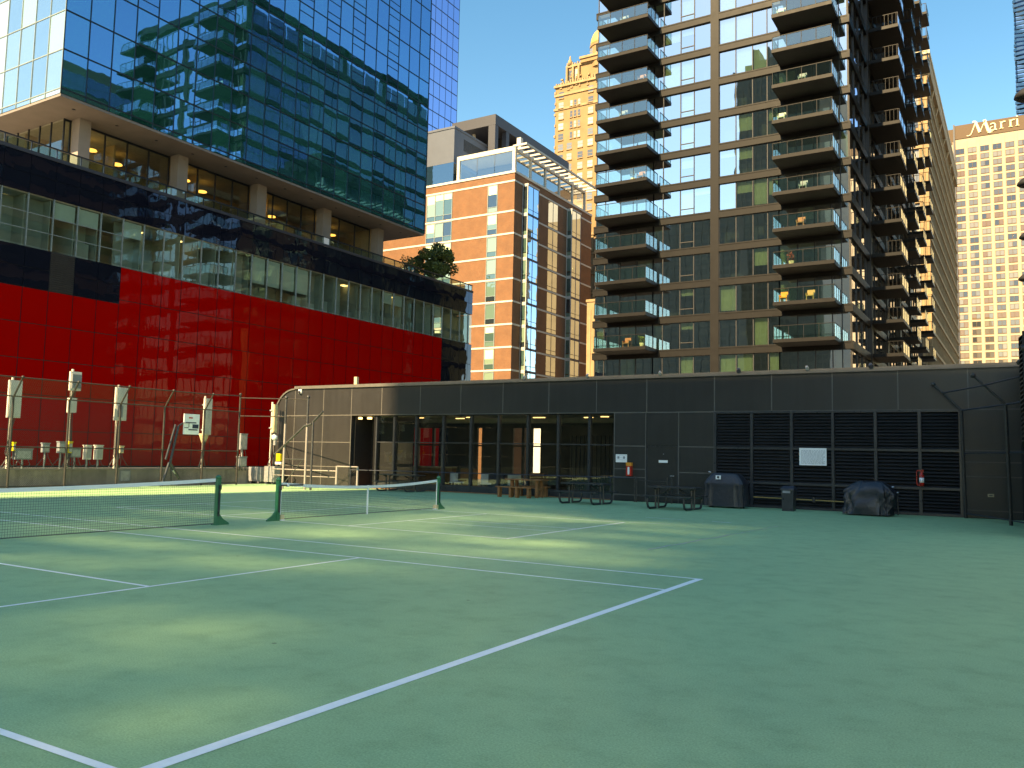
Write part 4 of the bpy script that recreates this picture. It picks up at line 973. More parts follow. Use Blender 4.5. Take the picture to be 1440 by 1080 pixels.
for k in range(40):
    x = -3.1+0.11*k; cu.box(x, PY+4.8+0.05*(k % 2), 0.1, x+0.07, PY+4.9+0.05*(k % 3), 2.75)
cu.build('curtain', M['roomdark'], pv)
t = thing('added_backdrop', 'white wall added to brighten the narrow rear windows of the pavilion', 'wall', (-8, BY+9, 0)); MB().box(-12.2, BY+9, -0.03, -4, BY+9.3, 3.6).build('wall', M['white'], t); MB().box(-12.3, BY+8.9, 3.6, -3.9, BY+9.4, 3.7).build('cap', M['column'], t)  # added outside in the sun so the rear windows look bright
# seats just inside the glass
def cafe_chair(label, x, y, rz, mat):
    t = thing('lounge_chair', label, 'chair', (0, 0, 0), 'chairs inside the pavilion')
    MB().box(-0.26, -0.26, 0.36, 0.26, 0.26, 0.44).build('seat', M[mat], t)
    b = MB()
    for k in range(9):
        a = R(20+17.5*k); b.box(0.27*math.cos(a)-0.05, 0.27*math.sin(a)-0.025, 0.44, 0.27*math.cos(a)+0.05, 0.27*math.sin(a)+0.025, 0.86)
    b.build('backrest', M[mat], t)
    for a, c in ((-0.2, -0.2), (0.2, -0.2), (-0.2, 0.2), (0.2, 0.2)): MB().tube((a, c, 0), (a*0.9, c*0.9, 0.36), 0.016, 6).build('leg', M['galv'], t)
    t.location = (x, y, 0.03); t.rotation_euler = (0, 0, rz)
cafe_chair('white lounge chair behind the pavilion glass, leftmost of the row', -7.0, PY+0.9, 2.6, 'white')
cafe_chair('white lounge chair behind the pavilion glass beside dark sofa', -5.3, PY+0.9, 0.4, 'white')
cafe_chair('pale lounge chair behind the pavilion glass right of dark sofa', -3.9, PY+1.0, 3.4, 'offwhite')
sf = thing('sofa', 'dark navy sofa seen through the pavilion glass between white chairs', 'sofa', (-4.75, PY+1.3, 0.03))
MB().box(-5.15, PY+1.0, 0.15, -4.35, PY+1.6, 0.45).build('seat', M['plum'], sf); MB().box(-5.15, PY+0.75, 0.15, -4.35, PY+0.99, 0.85).build('backrest', M['plum'], sf); MB().box(-5.1, PY+0.8, 0.03, -5.0, PY+1.5, 0.15).box(-4.5, PY+0.8, 0.03, -4.4, PY+1.5, 0.15).build('leg', M['blackmetal'], sf)
# lamps on the roof edge
def roof_lamp(label, x, s=1.0):
    t = thing('roof_spotlight', label, 'spotlight', (x, PY, PT+0.07), 'spotlights along the pavilion roof edge')
    MB().tube((x, PY-0.03, PT+0.07), (x, PY-0.03, PT+0.17*s), 0.02, 6).build('bracket', M['galv'], t)
    MB().tube((x-0.02, PY-0.02, PT+0.16), (x+0.03, PY-0.16, PT+0.07), 0.05*s, 10, 0.065*s).build('head', M['galv' if s < 1.1 else 'slate'], t)
for lab, x in (('pale spotlight on roof edge below the white framed brick bay', -2.9), ('pale spotlight on roof edge below left end of the balcony tower', 0.16), ('pale spotlight on roof edge below the left hand tower windows', 3.36), ('dark round spotlight on roof edge below the central tower column', 6.5), ('pale spotlight on roof edge below right hand tower balconies', 9.0), ('dark spotlight on roof edge below the flank balconies of the tower', 11.15)):
    roof_lamp(lab, x, 1.25 if 'dark' in lab else 1.0)
t = thing('roof_post', 'short yellow post standing on the pavilion roof in front of red cladding', 'post', (-13.05, PY+0.5, PT)); MB().box(-13.12, PY+0.45, PT-0.02, -12.95, PY+0.6, PT+0.5).build('post', M['cream'], t); MB().box(-13.2, PY+0.4, PT-0.02, -12.87, PY+0.66, PT+0.03).build('base', M['galv'], t)
t = thing('wall_camera', 'white security camera high on the curved left end of the pavilion', 'camera', (-16.33, PY, 4.75)); MB().box(-16.42, PY-0.08, 4.7, -16.22, PY-0.002, 4.98).build('housing', M['white'], t); MB().ball((-16.31, PY-0.12, 4.76), 0.07).build('lens', M['inkdark'], t)

# ---------------------------------------------------------------- signs
def sign(name, label, x0, z0, x1, z1, lines, y=PY-0.035, dots=0):
    t = thing(name, label, 'sign', ((x0+x1)/2, y, z0)); MB().box(x0, y, z0, x1, y+0.015, z1).build('board', M['white'], t)
    b = MB(); rn = random.Random(int(x0*50)); W = x1-x0; H = z1-z0
    for k in range(lines):
        z = z1-H*(0.14+0.8*k/lines); x = x0+W*0.07
        while x < x1-W*0.1:
            l = W*rn.uniform(0.03, 0.12); b.box(x, y-0.003, z-H*0.022, min(x+l, x1-W*0.06), y-0.0005, z); x += l+W*0.025
    for k in range(dots): b.box(x0+W*(0.15+0.5*k), y-0.003, z0+H*0.45, x0+W*(0.33+0.5*k), y-0.0005, z0+H*0.75)
    b.build('print', M['ink'], t); return t
sign('rules_board', 'large white rules board with fine print mounted on the louvres', 8.7, 1.59, 9.64, 2.21, 13, PY-0.05)
sign('notice_sign', 'small white notice with two dark pictures above the extinguisher cabinet', 1.47, 1.54, 1.96, 1.86, 3, dots=2)
sign('door_plaque', 'narrow white plaque on the black service door', 3.31, 1.56, 3.68, 1.66, 1, PY-0.02)
t = thing('label_plate', 'small cream plate on the black panel at the right end of the pavilion', 'plate', (14.75, PY, 0.75)); MB().box(14.62, PY-0.02, 0.7, 14.8, PY-0.002, 0.8).build('plate', M['cream'], t); MB().box(14.66, PY-0.024, 0.735, 14.76, PY-0.0205, 0.765).build('print', M['inkdark'], t)
# extinguishers
t = thing('extinguisher_cabinet', 'red and amber fire extinguisher cabinet on the wall by the glazing', 'extinguisher', (2.09, PY, 1.0))
MB().box(1.98, PY-0.16, 1.0, 2.2, PY-0.002, 1.4).build('cabinet', M['red'], t); MB().box(1.975, PY-0.165, 1.405, 2.205, PY-0.002, 1.54).build('cabinet_top', M['orange'], t)
MB().tube((2.09, PY-0.172, 1.06), (2.09, PY-0.172, 1.36), 0.035, 10).box(2.05, PY-0.175, 1.1, 2.13, PY-0.161, 1.33).build('cylinder', M['white'], t)
t = thing('fire_extinguisher', 'red fire extinguisher with hose hanging on the louvres', 'extinguisher', (12.68, PY, 1.0))
MB().lathe((12.7, PY-0.12, 0.98), [(0.05, 0), (0.075, 0.03), (0.075, 0.36), (0.05, 0.43), (0.025, 0.46)], 14).build('cylinder', M['red'], t)
MB().lathe((12.7, PY-0.12, 1.1), [(0.0765, 0), (0.0765, 0.16)], 14).build('sticker', M['white'], t)
MB().box(12.67, PY-0.15, 1.44, 12.76, PY-0.09, 1.48).box(12.6, PY-0.14, 1.49, 12.77, PY-0.1, 1.52).build('valve', M['red'], t)
MB().path([(12.66, PY-0.12, 1.5), (12.58, PY-0.13, 1.5), (12.55, PY-0.13, 1.45), (12.55, PY-0.13, 1.05), (12.59, PY-0.13, 1.0), (12.64, PY-0.13, 1.0)], 0.018, 8).build('hose', M['red'], t)
MB().box(12.65, PY-0.05, 0.95, 12.76, PY-0.02, 1.3).build('bracket', M['blackmetal'], t)
# pipes and rails
t = thing('gas_pipe', 'yellowish gas pipe running low along the louvres behind the bin', 'pipe', (8.5, PY-0.1, 0.35)); MB().tube((7.05, PY-0.1, 0.38), (10.4, PY-0.1, 0.34), 0.025, 8).build('pipe', M['pipe'], t); MB().tube((9.2, PY-0.1, 0.28), (9.2, PY-0.1, 0.46), 0.06, 8).box(9.18, PY-0.1, 0.33, 9.22, PY-0.02, 0.36).build('valve', M['blackmetal'], t)
t = thing('hand_rail', 'thin dark handrail running along the foot of the pavilion glazing', 'railing', (-5, PY-0.15, 0))
MB().tube((-12.6, PY-0.15, 0.86), (2.45, PY-0.15, 0.93), 0.022, 6).build('rail', M['slate'], t)
for x in (-12.6, -7.29, -2.78, 1.3): MB().tube((x, PY-0.15, 0), (x, PY-0.15, 0.9), 0.02, 6).build('post', M['slate'], t)
t = thing('guard_rail', 'worn steel guard rail behind the right hand picnic table by the door', 'railing', (3.6, PY-0.5, 0))
yy = PY-0.5
for x, tag_ in ((2.5, 0), (2.58, 0), (3.85, 0), (4.03, 0)): MB().tube((x, yy, 0), (x, yy, 0.95), 0.03, 8).ball((x, yy, 0.96), 0.034, 8, 5).build('post', M['rust'], t)
MB().tube((2.58, yy, 0.86), (3.85, yy, 0.82), 0.018, 6).tube((2.58, yy, 0.25), (3.85, yy, 0.25), 0.018, 6).tube((4.03, yy, 0.62), (5.6, yy, 0.62), 0.022, 6).tube((4.03, yy, 0.2), (4.5, yy, 0.2), 0.02, 6).build('rail', M['rust'], t)
MB().path([(5.38, PY-0.02, 1.26), (5.38, PY-0.14, 1.26), (5.46, PY-0.14, 1.24)], 0.025, 6).build('spigot', M['galv']); o = bpy.data.objects['spigot']; tag(o, 'small steel spigot on black panel above the left grill cover', 'tap')
t = thing('stand_pipe', 'thin steel standpipe with side arm right of the larger grill cover', 'pipe', (12.0, 19.3, 0)); MB().tube((12.0, 19.3, 0), (12.0, 19.3, 0.72), 0.022, 8).tube((12.0, 19.3, 0.68), (11.6, 19.3, 0.66), 0.016, 8).build('pipe', M['rust'], t); MB().ball((12.0, 19.3, 0.74), 0.035).build('knob', M['galv'], t)

# ---------------------------------------------------------------- picnic tables
def metal_table(label, x, y, rz, L=1.75):
    t = thing('picnic_table', label, 'picnic table', (0, 0, 0), 'black metal picnic tables')
    tp = MB()
    for k in range(6): tp.box(-L/2, -0.36+0.122*k, 0.72, L/2, -0.36+0.122*k+0.116, 0.765)
    tp.box(-L/2-0.02, -0.38, 0.712, L/2+0.02, -0.36, 0.76).box(-L/2-0.02, 0.372, 0.712, L/2+0.02, 0.392, 0.76).box(-L/2-0.02, -0.36, 0.712, -L/2, 0.372, 0.76).box(L/2, -0.36, 0.712, L/2+0.02, 0.372, 0.76)
    tp.build('tabletop', M['blackmetal'], t)
    for s in (-1, 1):
        b = MB()
        for k in range(2): b.box(-L/2, s*0.72-0.13+0.135*k, 0.43, L/2, s*0.72-0.13+0.135*k+0.125, 0.465)
        b.box(-L/2-0.015, s*0.72-0.14, 0.425, L/2+0.015, s*0.72-0.131, 0.468); b.build('seat', M['blackmetal'], t)
    for e in (-1, 1):
        x_ = e*(L/2-0.22); lg = MB()
        for s in (-1, 1):
            lg.path([(x_, s*0.3, 0.70), (x_, s*0.3, 0.42), (x_, s*0.22, 0.03)][:1]+[(x_, s*0.12, 0.68), (x_, s*0.12, 0.03), (x_, s*0.62, 0.03), (x_, s*0.76, 0.08), (x_, s*0.82, 0.2), (x_, s*0.82, 0.36), (x_, s*0.76, 0.42), (x_, s*0.14, 0.42)], 0.038, 8)
        lg.build('leg', M['blackmetal'], t)
        for s in (-1, 1): MB().tube((x_, s*0.12, 0.4), (x_*0.2, s*0.02, 0.70), 0.018, 6).build('brace', M['blackmetal'], t)
    t.location = (x, y, 0); t.rotation_euler = (0, 0, rz); return t
metal_table('black metal picnic table standing between wooden table and service door', 1.75, 16.55, R(-3))
metal_table('black metal picnic table beside the fitted grill cover with white tag', 5.35, 16.1, R(-2))
metal_table('black metal picnic table seen through the far net', -8.55, 18.6, R(2), 2.0)
t = thing('wooden_picnic_table', 'brown wooden picnic table with separate benches by the glazing', 'picnic table', (-2.3, 18.95, 0))
tp = MB()
for k in range(5): tp.box(-3.05, 18.6+0.15*k, 0.70, -1.35, 18.6+0.15*k+0.14, 0.745)
tp.build('tabletop', M['wood'], t)
for (a, b, y) in ((-3.2, -2.35, 18.2), (-2.3, -1.45, 18.12), (-3.0, -1.5, 19.62)):
    s = MB().box(a, y-0.13, 0.40, b, y, 0.445).box(a, y+0.01, 0.40, b, y+0.13, 0.445).build('bench', M['wood'], t)
    for x in (a+0.15, b-0.15): MB().box(x-0.05, y-0.1, 0, x+0.05, y+0.1, 0.40).build('leg', M['wood'], s)
for x in (-2.8, -1.6):
    MB().box(x-0.06, 18.72, 0, x+0.06, 18.84, 0.70).box(x-0.06, 19.1, 0, x+0.06, 19.22, 0.70).box(x-0.06, 18.84, 0.3, x+0.06, 19.1, 0.4).build('leg', M['wood'], t)
# ---------------------------------------------------------------- covered grills, bin
def cover(label, x0, x1, y0, y1, prof, seed, tilt=0.0):
    """fabric thrown over a grill: rings from the floor up, each drawn in, with hanging folds"""
    t = thing('grill_cover', label, 'covered grill', ((x0+x1)/2, (y0+y1)/2, 0), 'covered grills by the louvres')
    cx, cy = (x0+x1)/2, (y0+y1)/2; a, b = (x1-x0)/2, (y1-y0)/2; N = 160; rn = random.Random(seed); vs = []; fs = []
    ph = [rn.uniform(0, 6.28) for _ in range(8)]
    for (z, s, f) in prof:
        for i in range(N):
            th = 2*math.pi*i/N; c, sn = math.cos(th), math.sin(th); e = 0.32
            px = a*s[0]*math.copysign(abs(c)**e, c); py = b*s[1]*math.copysign(abs(sn)**e, sn)
            w_ = 1+f*(1.3*(0.5-abs(math.sin(6.5*th+ph[0]+z*tilt*5)))+0.8*(0.5-abs(math.sin(10*th+ph[1]-z*tilt*7)))+0.4*math.sin(7*th+ph[2]-z*tilt*4))
            dz = f*(0.5*math.sin(3*th+ph[3])+0.45*math.sin(8*th+ph[4]))*(1 if 0.1 < z else 0)
            vs.append((cx+px*w_+tilt*0.12*z, cy+py*w_, max(0.03, z+dz)))
    for j in range(len(prof)-1):
        for i in range(N): fs.append((j*N+i, j*N+(i+1) % N, (j+1)*N+(i+1) % N, (j+1)*N+i))
    fs.append(tuple(range((len(prof)-1)*N, len(prof)*N)))
    MB().add(vs, fs, True).build('cover', M['cover'], t); return t
g1 = cover('black fitted cover on a grill with small white tag, beside picnic table', 5.62, 7.12, 18.2, 19.1, [(0.06, (1, 1), 0.05), (0.3, (0.98, 1), 0.075), (0.55, (0.95, 0.98), 0.06), (0.78, (0.95, 0.96), 0.035), (0.86, (0.99, 1.0), 0.012), (0.9, (0.97, 0.97), 0.01), (1.06, (0.82, 0.88), 0.015), (1.2, (0.66, 0.75), 0.012), (1.24, (0.6, 0.66), 0.006), (1.25, (0.4, 0.4), 0.004)], 2)
MB().box(6.12, 18.19, 1.02, 6.3, 18.23, 1.16).build('tag', M['white'], g1); MB().box(6.17, 18.183, 1.055, 6.25, 18.189, 1.135).build('tag_print', M['inkdark'], g1)
for x in (5.8, 6.95): MB().tube((x, 18.5, 0), (x, 18.8, 0), 0.05, 10).build('wheel', M['blackmetal'], g1)
g2 = cover('loose draped black cover on a grill between the bin and the extinguisher', 10.45, 11.95, 17.8, 18.9, [(0.04, (1, 1), 0.07), (0.16, (0.98, 1), 0.1), (0.3, (0.96, 0.98), 0.12), (0.45, (0.97, 0.98), 0.12), (0.6, (1.0, 0.98), 0.11), (0.72, (1.02, 0.98), 0.09), (0.82, (0.93, 0.95), 0.08), (0.92, (0.8, 0.85), 0.07), (1.0, (0.68, 0.72), 0.06), (1.06, (0.56, 0.6), 0.05), (1.1, (0.46, 0.5), 0.04), (1.11, (0.3, 0.3), 0.03)], 9, 0.9)
MB().tube((11.95, 18.3, 0.95), (12.02, 18.28, 0.95), 0.03, 8).build('handle_tip', M['galv'], g2)
t = thing('litter_bin', 'small black rectangular litter bin between the two covered grills', 'bin', (8.62, 18.5, 0))
MB().prism([(8.44, 0.0), (8.8, 0.0), (8.83, 0.72), (8.41, 0.72)], 'y', 18.28, 18.72).build('body', M['blackmetal'], t)
MB().box(8.39, 18.26, 0.72, 8.85, 18.74, 0.78).prism([(18.3, 0.78), (18.7, 0.78), (18.62, 0.86), (18.45, 0.86)], 'x', 8.42, 8.82).build('lid', M['slate'], t)
MB().box(8.46, 18.262, 0.62, 8.72, 18.29, 0.70).build('bag_edge', M['greybox'], t)

# ---------------------------------------------------------------- nets
def net(label, ya, yb, ha, hb, sag, post_label):
    t = thing('tennis_net', label, 'net', (0, (ya+yb)/2, 0))
    n = 30; vs = []; tp = MB(); prev = None; top = []
    for k in range(n+1):
        s = k/n; y = ya+(yb-ya)*s; z = ha+(hb-ha)*s-sag*4*s*(1-s); top.append((y, z))
    mb = MB()
    for (y0, z0), (y1, z1) in zip(top, top[1:]):
        mb.quad((0, y0, 0.035), (0, y1, 0.035), (0, y1, z1-0.02), (0, y0, z0-0.02))
        tp.box(-0.012, y0, 0, 0.012, y1, 0.01); tp.v[-8:] = [(x, y, (z0 if abs(y-y0) < 1e-6 else z1)-(0.0 if z > 0.005 else 0.075)) for (x, y, z) in tp.v[-8:]]
    mb.build('mesh', M['netmesh'], t, fix=False); tp.build('tape', M['white'], t)
    MB().tube((0, ya, 0.035), (0, yb, 0.035), 0.008, 5).build('bottom_cord', M['blackmetal'], t)
    return t, top
def net_post(t, y, h, d, weight=False):
    p = MB().box(-0.045, y-0.045, 0.0, 0.045, y+0.045, h).lathe((0, y, h), [(0.066, 0), (0.066, 0.03), (0.05, 0.06), (0.01, 0.075)], 12)
    o = p.build('post', M['greenpost'], t)
    MB().prism([(y+d*0.046, 0.0), (y+d*0.046, 0.27), (y+d*0.16, 0.14), (y+d*0.34, 0.03), (y+d*0.34, 0.0)], 'x', -0.02, 0.02).box(-0.1, y-0.07, 0.0, -0.05, y+0.2*d, 0.02).build('brace', M['greenpost'], o)
    MB().box(0.046, y-0.02, h*0.76, 0.09, y+0.03, h*0.86).box(0.046, y-0.02, 0.2, 0.07, y+0.02, 0.75*h).build('winch', M['blackmetal'], o)
    if weight:
        MB().box(-0.06, y-0.14*d-0.06, 0, 0.06, y-0.14*d+0.06, 0.03).tube((0, y-0.09*d, 0.02), (0, y-0.09*d, h*0.9), 0.014, 6).build('side_rod', M['white'], o)
        MB().box(-0.07, y-0.12*d-0.05, 0.03, 0.07, y-0.12*d+0.05, 0.14).build('base_weight', M['cream'], o)
t, top = net('full width tennis net on the near court with white top tape', -11.4, 1.12, 1.07, 1.05, 0.14, '')
net_post(t, 1.206, 1.05, 1); net_post(t, -11.5, 1.05, -1)
MB().box(-0.015, -5.16, 0.0, 0.015, -5.1, 0.92).build('centre_strap', M['white'], t)
t, top = net('shorter sagging net on the far court with two green posts', 3.12, 9.58, 0.93, 0.92, 0.13, '')
net_post(t, 3.03, 0.98, -1, True); net_post(t, 9.678, 0.95, 1, True)
MB().box(-0.015, 6.33, 0.0, 0.015, 6.37, 0.80).build('centre_strap', M['white'], t)
bs = thing('net_strap_bar', 'dark strap bar sticking out beside the left post of the far net', 'bar', (0, 3.3, 0.8)); MB().box(-0.02, 3.08, 0.84, 0.02, 3.85, 0.875).build('bar', M['blackmetal'], bs); MB().box(-0.03, 3.3, 0.82, 0.03, 3.36, 0.9).build('clip', M['white'], bs)

# ---------------------------------------------------------------- left fence
FX = -17.7
fe = thing('chain_link_fence', 'tall chain link fence with angled top arms in front of the red cladding', 'fence', (FX, 8, 0))
fy_ = [-12.5, -10.2, -7.9, -5.6, -3.3, -1.0, 1.4, 3.75, 6.05, 8.3, 10.6, 12.8, 15.0, 17.1]
for k, y in enumerate(fy_):
    b = MB().tube((FX, y, 0), (FX, y, 3.6), 0.045, 8)
    if k < len(fy_)-1: b.tube((FX, y, 3.56), (FX+0.55, y, 4.3), 0.035, 8).ball((FX+0.56, y, 4.32), 0.06, 8, 6)
    else: b.tube((FX, y, 3.6), (FX, y, 4.45), 0.045, 8).ball((FX, y, 4.48), 0.07, 8, 6)
    b.build('post', M['rust'], fe)
for (x, z) in ((FX+0.56, 4.3), (FX, 3.6), (FX, 1.65), (FX, 0.12)): MB().tube((x, fy_[0], z), (x if z < 4 else x, fy_[-1] if z < 4 else fy_[-2], z), 0.026, 6).build('rail', M['rust'], fe)
MB().tube((FX+0.56, fy_[-2], 4.3), (FX, fy_[-1], 4.4), 0.026, 6).build('rail', M['rust'], fe)
MB().quad((FX, fy_[0], 0.12), (FX, fy_[-1], 0.12), (FX, fy_[-1], 3.6), (FX, fy_[0], 3.6)).quad((FX, fy_[0], 3.6), (FX, fy_[-2], 3.6), (FX+0.56, fy_[-2], 4.3), (FX+0.56, fy_[0], 4.3)).build('mesh', M['chain'], fe, fix=False)
cw = thing('parapet_wall', 'low stained concrete parapet with pale cap behind the left fence', 'wall', (-19, 0, 0))
MB().box(-19.3, -22, -0.02, -19.0, 19.6, 0.72).build('wall', M['concrete'], cw); MB().box(-19.36, -22, 0.72, -18.94, 19.6, 0.8).build('cap', M['column'], cw)
# short run of fence with gate posts by the pavilion
gf = thing('gate_fence', 'tall gate posts with rails and leaning black brace before the curved pavilion end', 'fence', (-12.7, 16, 0))
for x in (-13.36, -11.98):
    MB().tube((x, 16, 0), (x, 16, 2.95), 0.05, 8).build('post', M['column'], gf)
    MB().tube((x, 16, 2.951), (x, 16, 4.12), 0.05, 8).ball((x, 16, 4.16), 0.085, 8, 6).build('post_top', M['fencedark'], gf)
MB().tube((FX, 17.1, 4.3), (-11.98, 16, 4.05), 0.024, 6).build('rail', M['rust'], gf); MB().tube((FX, 17.1, 3.4), (-11.98, 16, 3.25), 0.024, 6).build('rail', M['rust'], gf)
MB().tube((-13.9, 15.95, 1.55), (-12.1, 15.95, 2.85), 0.05, 8).tube((-12.1, 15.95, 2.85), (-11.65, 15.95, 2.95), 0.05, 8).build('brace', M['fencedark'], gf)
MB().path([(-11.62, 16, 0), (-11.62, 16, 3.05), (-11.05, 16, 3.5)], 0.05, 8).build('angled_post', M['fencedark'], gf)
MB().tube((-13.36, 16, 0.15), (-12.2, 16, 1.3), 0.02, 6).tube((-13.36, 16, 1.35), (-11.98, 16, 1.35), 0.02, 6).build('lower_brace', M['fencedark'], gf)
MB().box(-13.75, 15.9, 1.25, -13.5, 16.05, 1.58).build('box', M['yellow'], gf); MB().box(-13.8, 15.9, 1.1, -13.45, 16.05, 1.2).build('tray', M['white'], gf)
tb = thing('tennis_barrier', 'low netted barrier frame before the dark pavilion porch', 'barrier', (-11.3, 18.9, 0))
for x in (-12.5, -11.2): MB().tube((x, 18.6, 0), (x, 18.6, 1.05), 0.06, 8, 0.05).build('post', M['column'], tb)
MB().tube((-12.5, 18.6, 1.03), (-11.2, 18.6, 1.03), 0.03, 6).tube((-16.8, 18.6, 0.8), (-12.5, 18.6, 0.8), 0.03, 6).tube((-16.8, 18.6, 0.5), (-12.5, 18.6, 0.5), 0.02, 6).build('rail', M['column'], tb)
MB().quad((-12.45, 18.6, 0.1), (-11.25, 18.6, 0.1), (-11.25, 18.6, 1.0), (-12.45, 18.6, 1.0)).build('mesh', M['chainx'], tb, fix=False)

# ---------------------------------------------------------------- right fence
rfn = thing('side_fence', 'dark fence posts with inward angled arms by the louvred pavilion end', 'fence', (14.6, 18, 0))
for (bx, by) in ((14.0, 19.45), (15.3, 16.7), (16.5, 13.4), (16.6, 10.4)):
    MB().tube((bx, by, 0), (bx-0.06, by, 3.52), 0.05, 8).build('post', M['rust'], rfn)
    MB().tube((bx-0.06, by, 3.5), (bx-0.85, by, 4.36), 0.035, 8).ball((bx-0.87, by, 4.38), 0.075, 8, 6).build('arm', M['rust'], rfn)
pts = [(14.0, 19.45), (15.3, 16.7), (16.5, 13.4), (16.6, 10.4)]
for (a, b), (c, d) in zip(pts, pts[1:]):
    r = MB()
    r.tube((a-0.06, b, 3.5), (c-0.06, d, 3.5), 0.025, 6).tube((a-0.6, b, 4.08), (c-0.6, d, 4.08), 0.022, 6).tube((a, b, 2.1), (c, d, 2.1), 0.02, 6).tube((a, b, 0.15), (c, d, 0.15), 0.02, 6)
    r.build('rail', M['slate'], rfn)
mb = MB()
for (a, b), (c, d) in zip(pts, pts[1:]): mb.quad((a, b, 0.1), (c, d, 0.1), (c-0.06, d, 3.5), (a-0.06, b, 3.5))
M['chain2'] = netmat('dark_chain_link', (0.03, 0.028, 0.027), 0.075, 0.007, diag=True)
mb.build('mesh', M['chain2'], rfn, fix=False)
ew = thing('end_wall', 'black louvred wall closing the right end of the court', 'wall', (15.9, 17, 0))
MB().box(15.7, 12, 0, 15.9, 19.7, 5.0).build('wall', M['void'], ew)
lb = MB()
for k in range(24): lb.prism([(15.62, 2.3+0.11*k), (15.63, 2.285+0.11*k), (15.7, 2.36+0.11*k), (15.69, 2.375+0.11*k)], 'y', 12, 19.5)
lb.build('louvre', M['louvre'], ew)

# ---------------------------------------------------------------- antennas and boxes behind the fence
AX = -18.85
def P_(px, py): return onX(px, py, AX)
def antenna(label, px0, px1, py0, py1, pyb, mat='offwhite', grey=False, rru=False):
    a = P_(px0, py1); b = P_(px1, py0); xm = P_((px0+px1)/2, (py0+py1)/2)
    t = thing('cell_antenna', label, 'antenna', (AX, xm.y, 0.75), 'cell antennas behind the left fence')
    ym = xm.y; d = 0.17
    MB().tube((AX+0.1, ym, 0.78), (AX+0.1, ym, b.z+0.12), 0.05, 8).build('mast', M['offwhite'], t)
    pn = MB()
    y0, y1 = a.y, b.y; r = 0.06
    pn.prism([(AX+0.2, y0+r), (AX+0.2+r, y0), (AX+0.2+d, y0), (AX+0.2+d, y1), (AX+0.2+r, y1), (AX+0.2, y1-r)], 'z', a.z, b.z)
    o = pn.build('panel', M[mat], t)
    MB().box(AX+0.2+d, y0+0.04, a.z+0.06, AX+0.2+d+0.02, y1-0.04, b.z-0.06).build('face', M[mat], o)
    if grey: MB().box(AX+0.2+d+0.02, y0+0.08, a.z+0.15, AX+0.2+d+0.06, y0+(y1-y0)*0.6, a.z+(b.z-a.z)*0.45).build('grey_plate', M['greybox'], o)
    if rru:
        f = MB()
        for k in range(8): f.box(AX+0.2+d+0.02, y0+0.06+(y1-y0)*0.11*k, a.z+0.1, AX+0.2+d+0.05, y0+0.09+(y1-y0)*0.11*k, b.z-0.1)
        f.build('fin', M['greybox'], o)
    br = MB().box(AX+0.02, ym-0.1, b.z-0.35, AX+0.2, ym+0.1, b.z-0.28).box(AX+0.02, ym-0.1, a.z+0.2, AX+0.2, ym+0.1, a.z+0.27)
    br.build('bracket', M['galv'], t)
    cb = MB(); rn = random.Random(int(px0))
    for k in range(4): cb.path([(AX+0.25, ym-0.12+0.08*k, a.z), (AX+0.2, ym-0.1+0.05*k, a.z-0.4), (AX+0.18, ym+rn.uniform(-.15, .15), 1.4), (AX+0.15, ym+rn.uniform(-.3, .3), 0.8)], 0.016, 5)
    cb.build('cable', M['blackmetal'], t)
    return t
antenna('tall white panel antenna at the far left behind the fence', 3, 25, 536, 587, 660)
t = antenna('white radio unit with grille on the tallest mast behind the fence', 91, 108, 524, 549, 660, rru=True)
a = P_(90, 580); b = P_(97, 560); MB().box(AX+0.17, a.y, a.z, AX+0.35, b.y+0.15, b.z).build('lower_unit', M['offwhite'], t)
antenna('white panel antenna with grey plate, left of the bare fence post', 154, 173, 546, 591, 660, grey=True)
t = antenna('short white antenna on a flared cone, behind the basketball backboard', 279, 292, 561, 611, 660)
q = P_(284.5, 618); MB().lathe((AX+0.1, q.y, q.z-0.25), [(0.06, 0), (0.12, 0.15), (0.24, 0.5), (0.24, 0.53)], 12).build('cone', M['cream'], t)
AX = -17.9
t = antenna('slim tan panel antenna against the curved pavilion end', 377, 384, 569, 608, 690, mat='cream')
q = P_(381, 615); 
dsh = thing('white_dome', 'small white dome unit under the slim tan antenna', 'antenna', (AX+0.2, q.y, q.z-0.35)); MB().ball((AX+0.25, q.y, q.z), 0.17, 12, 8).build('dome', M['white'], dsh); MB().box(AX+0.12, q.y-0.05, q.z-0.4, AX+0.38, q.y+0.05, q.z-0.1).build('arm', M['galv'], dsh)
AX = -18.75
def ebox(name, label, px0, px1, py0, py1, mat, parts=2, leg=True, group='equipment boxes behind the left fence'):
    a = P_(px0, py1); b = P_(px1, py0)
    t = thing(name, label, 'equipment box', (AX, (a.y+b.y)/2, 0.78), group)
    w_ = (b.y-a.y); 
    MB().box(AX, a.y, a.z, AX+0.22, b.y, b.z).box(AX-0.02, a.y-0.02, b.z, AX+0.25, b.y+0.02, b.z+0.04).build('case', M[mat], t)
    MB().box(AX+0.221, a.y+w_*0.12, a.z+0.05, AX+0.24, b.y-w_*0.12, b.z-0.06).build('cover_plate', M['galv'], t)
    if leg: MB().tube((AX+0.1, (a.y+b.y)/2, 0.78), (AX+0.1, (a.y+b.y)/2, a.z), 0.035, 8).build('leg', M['galv'], t)
    c = MB()
    for k in range(3): c.path([(AX+0.15, a.y+w_*(0.2+0.3*k), a.z), (AX+0.2, a.y+w_*(0.1+0.4*k), a.z-0.2), (AX+0.16, a.y-0.3+0.4*k, 0.82)], 0.015, 5)
    c.build('cable', M['blackmetal'], t)
ebox('junction_box', 'wide grey box on a leg beside the leftmost antenna', 17, 42, 632, 646, 'greybox')
ebox('junction_box', 'small grey unit with pale lid, right of the wide grey box', 57, 66, 624, 636, 'greybox')
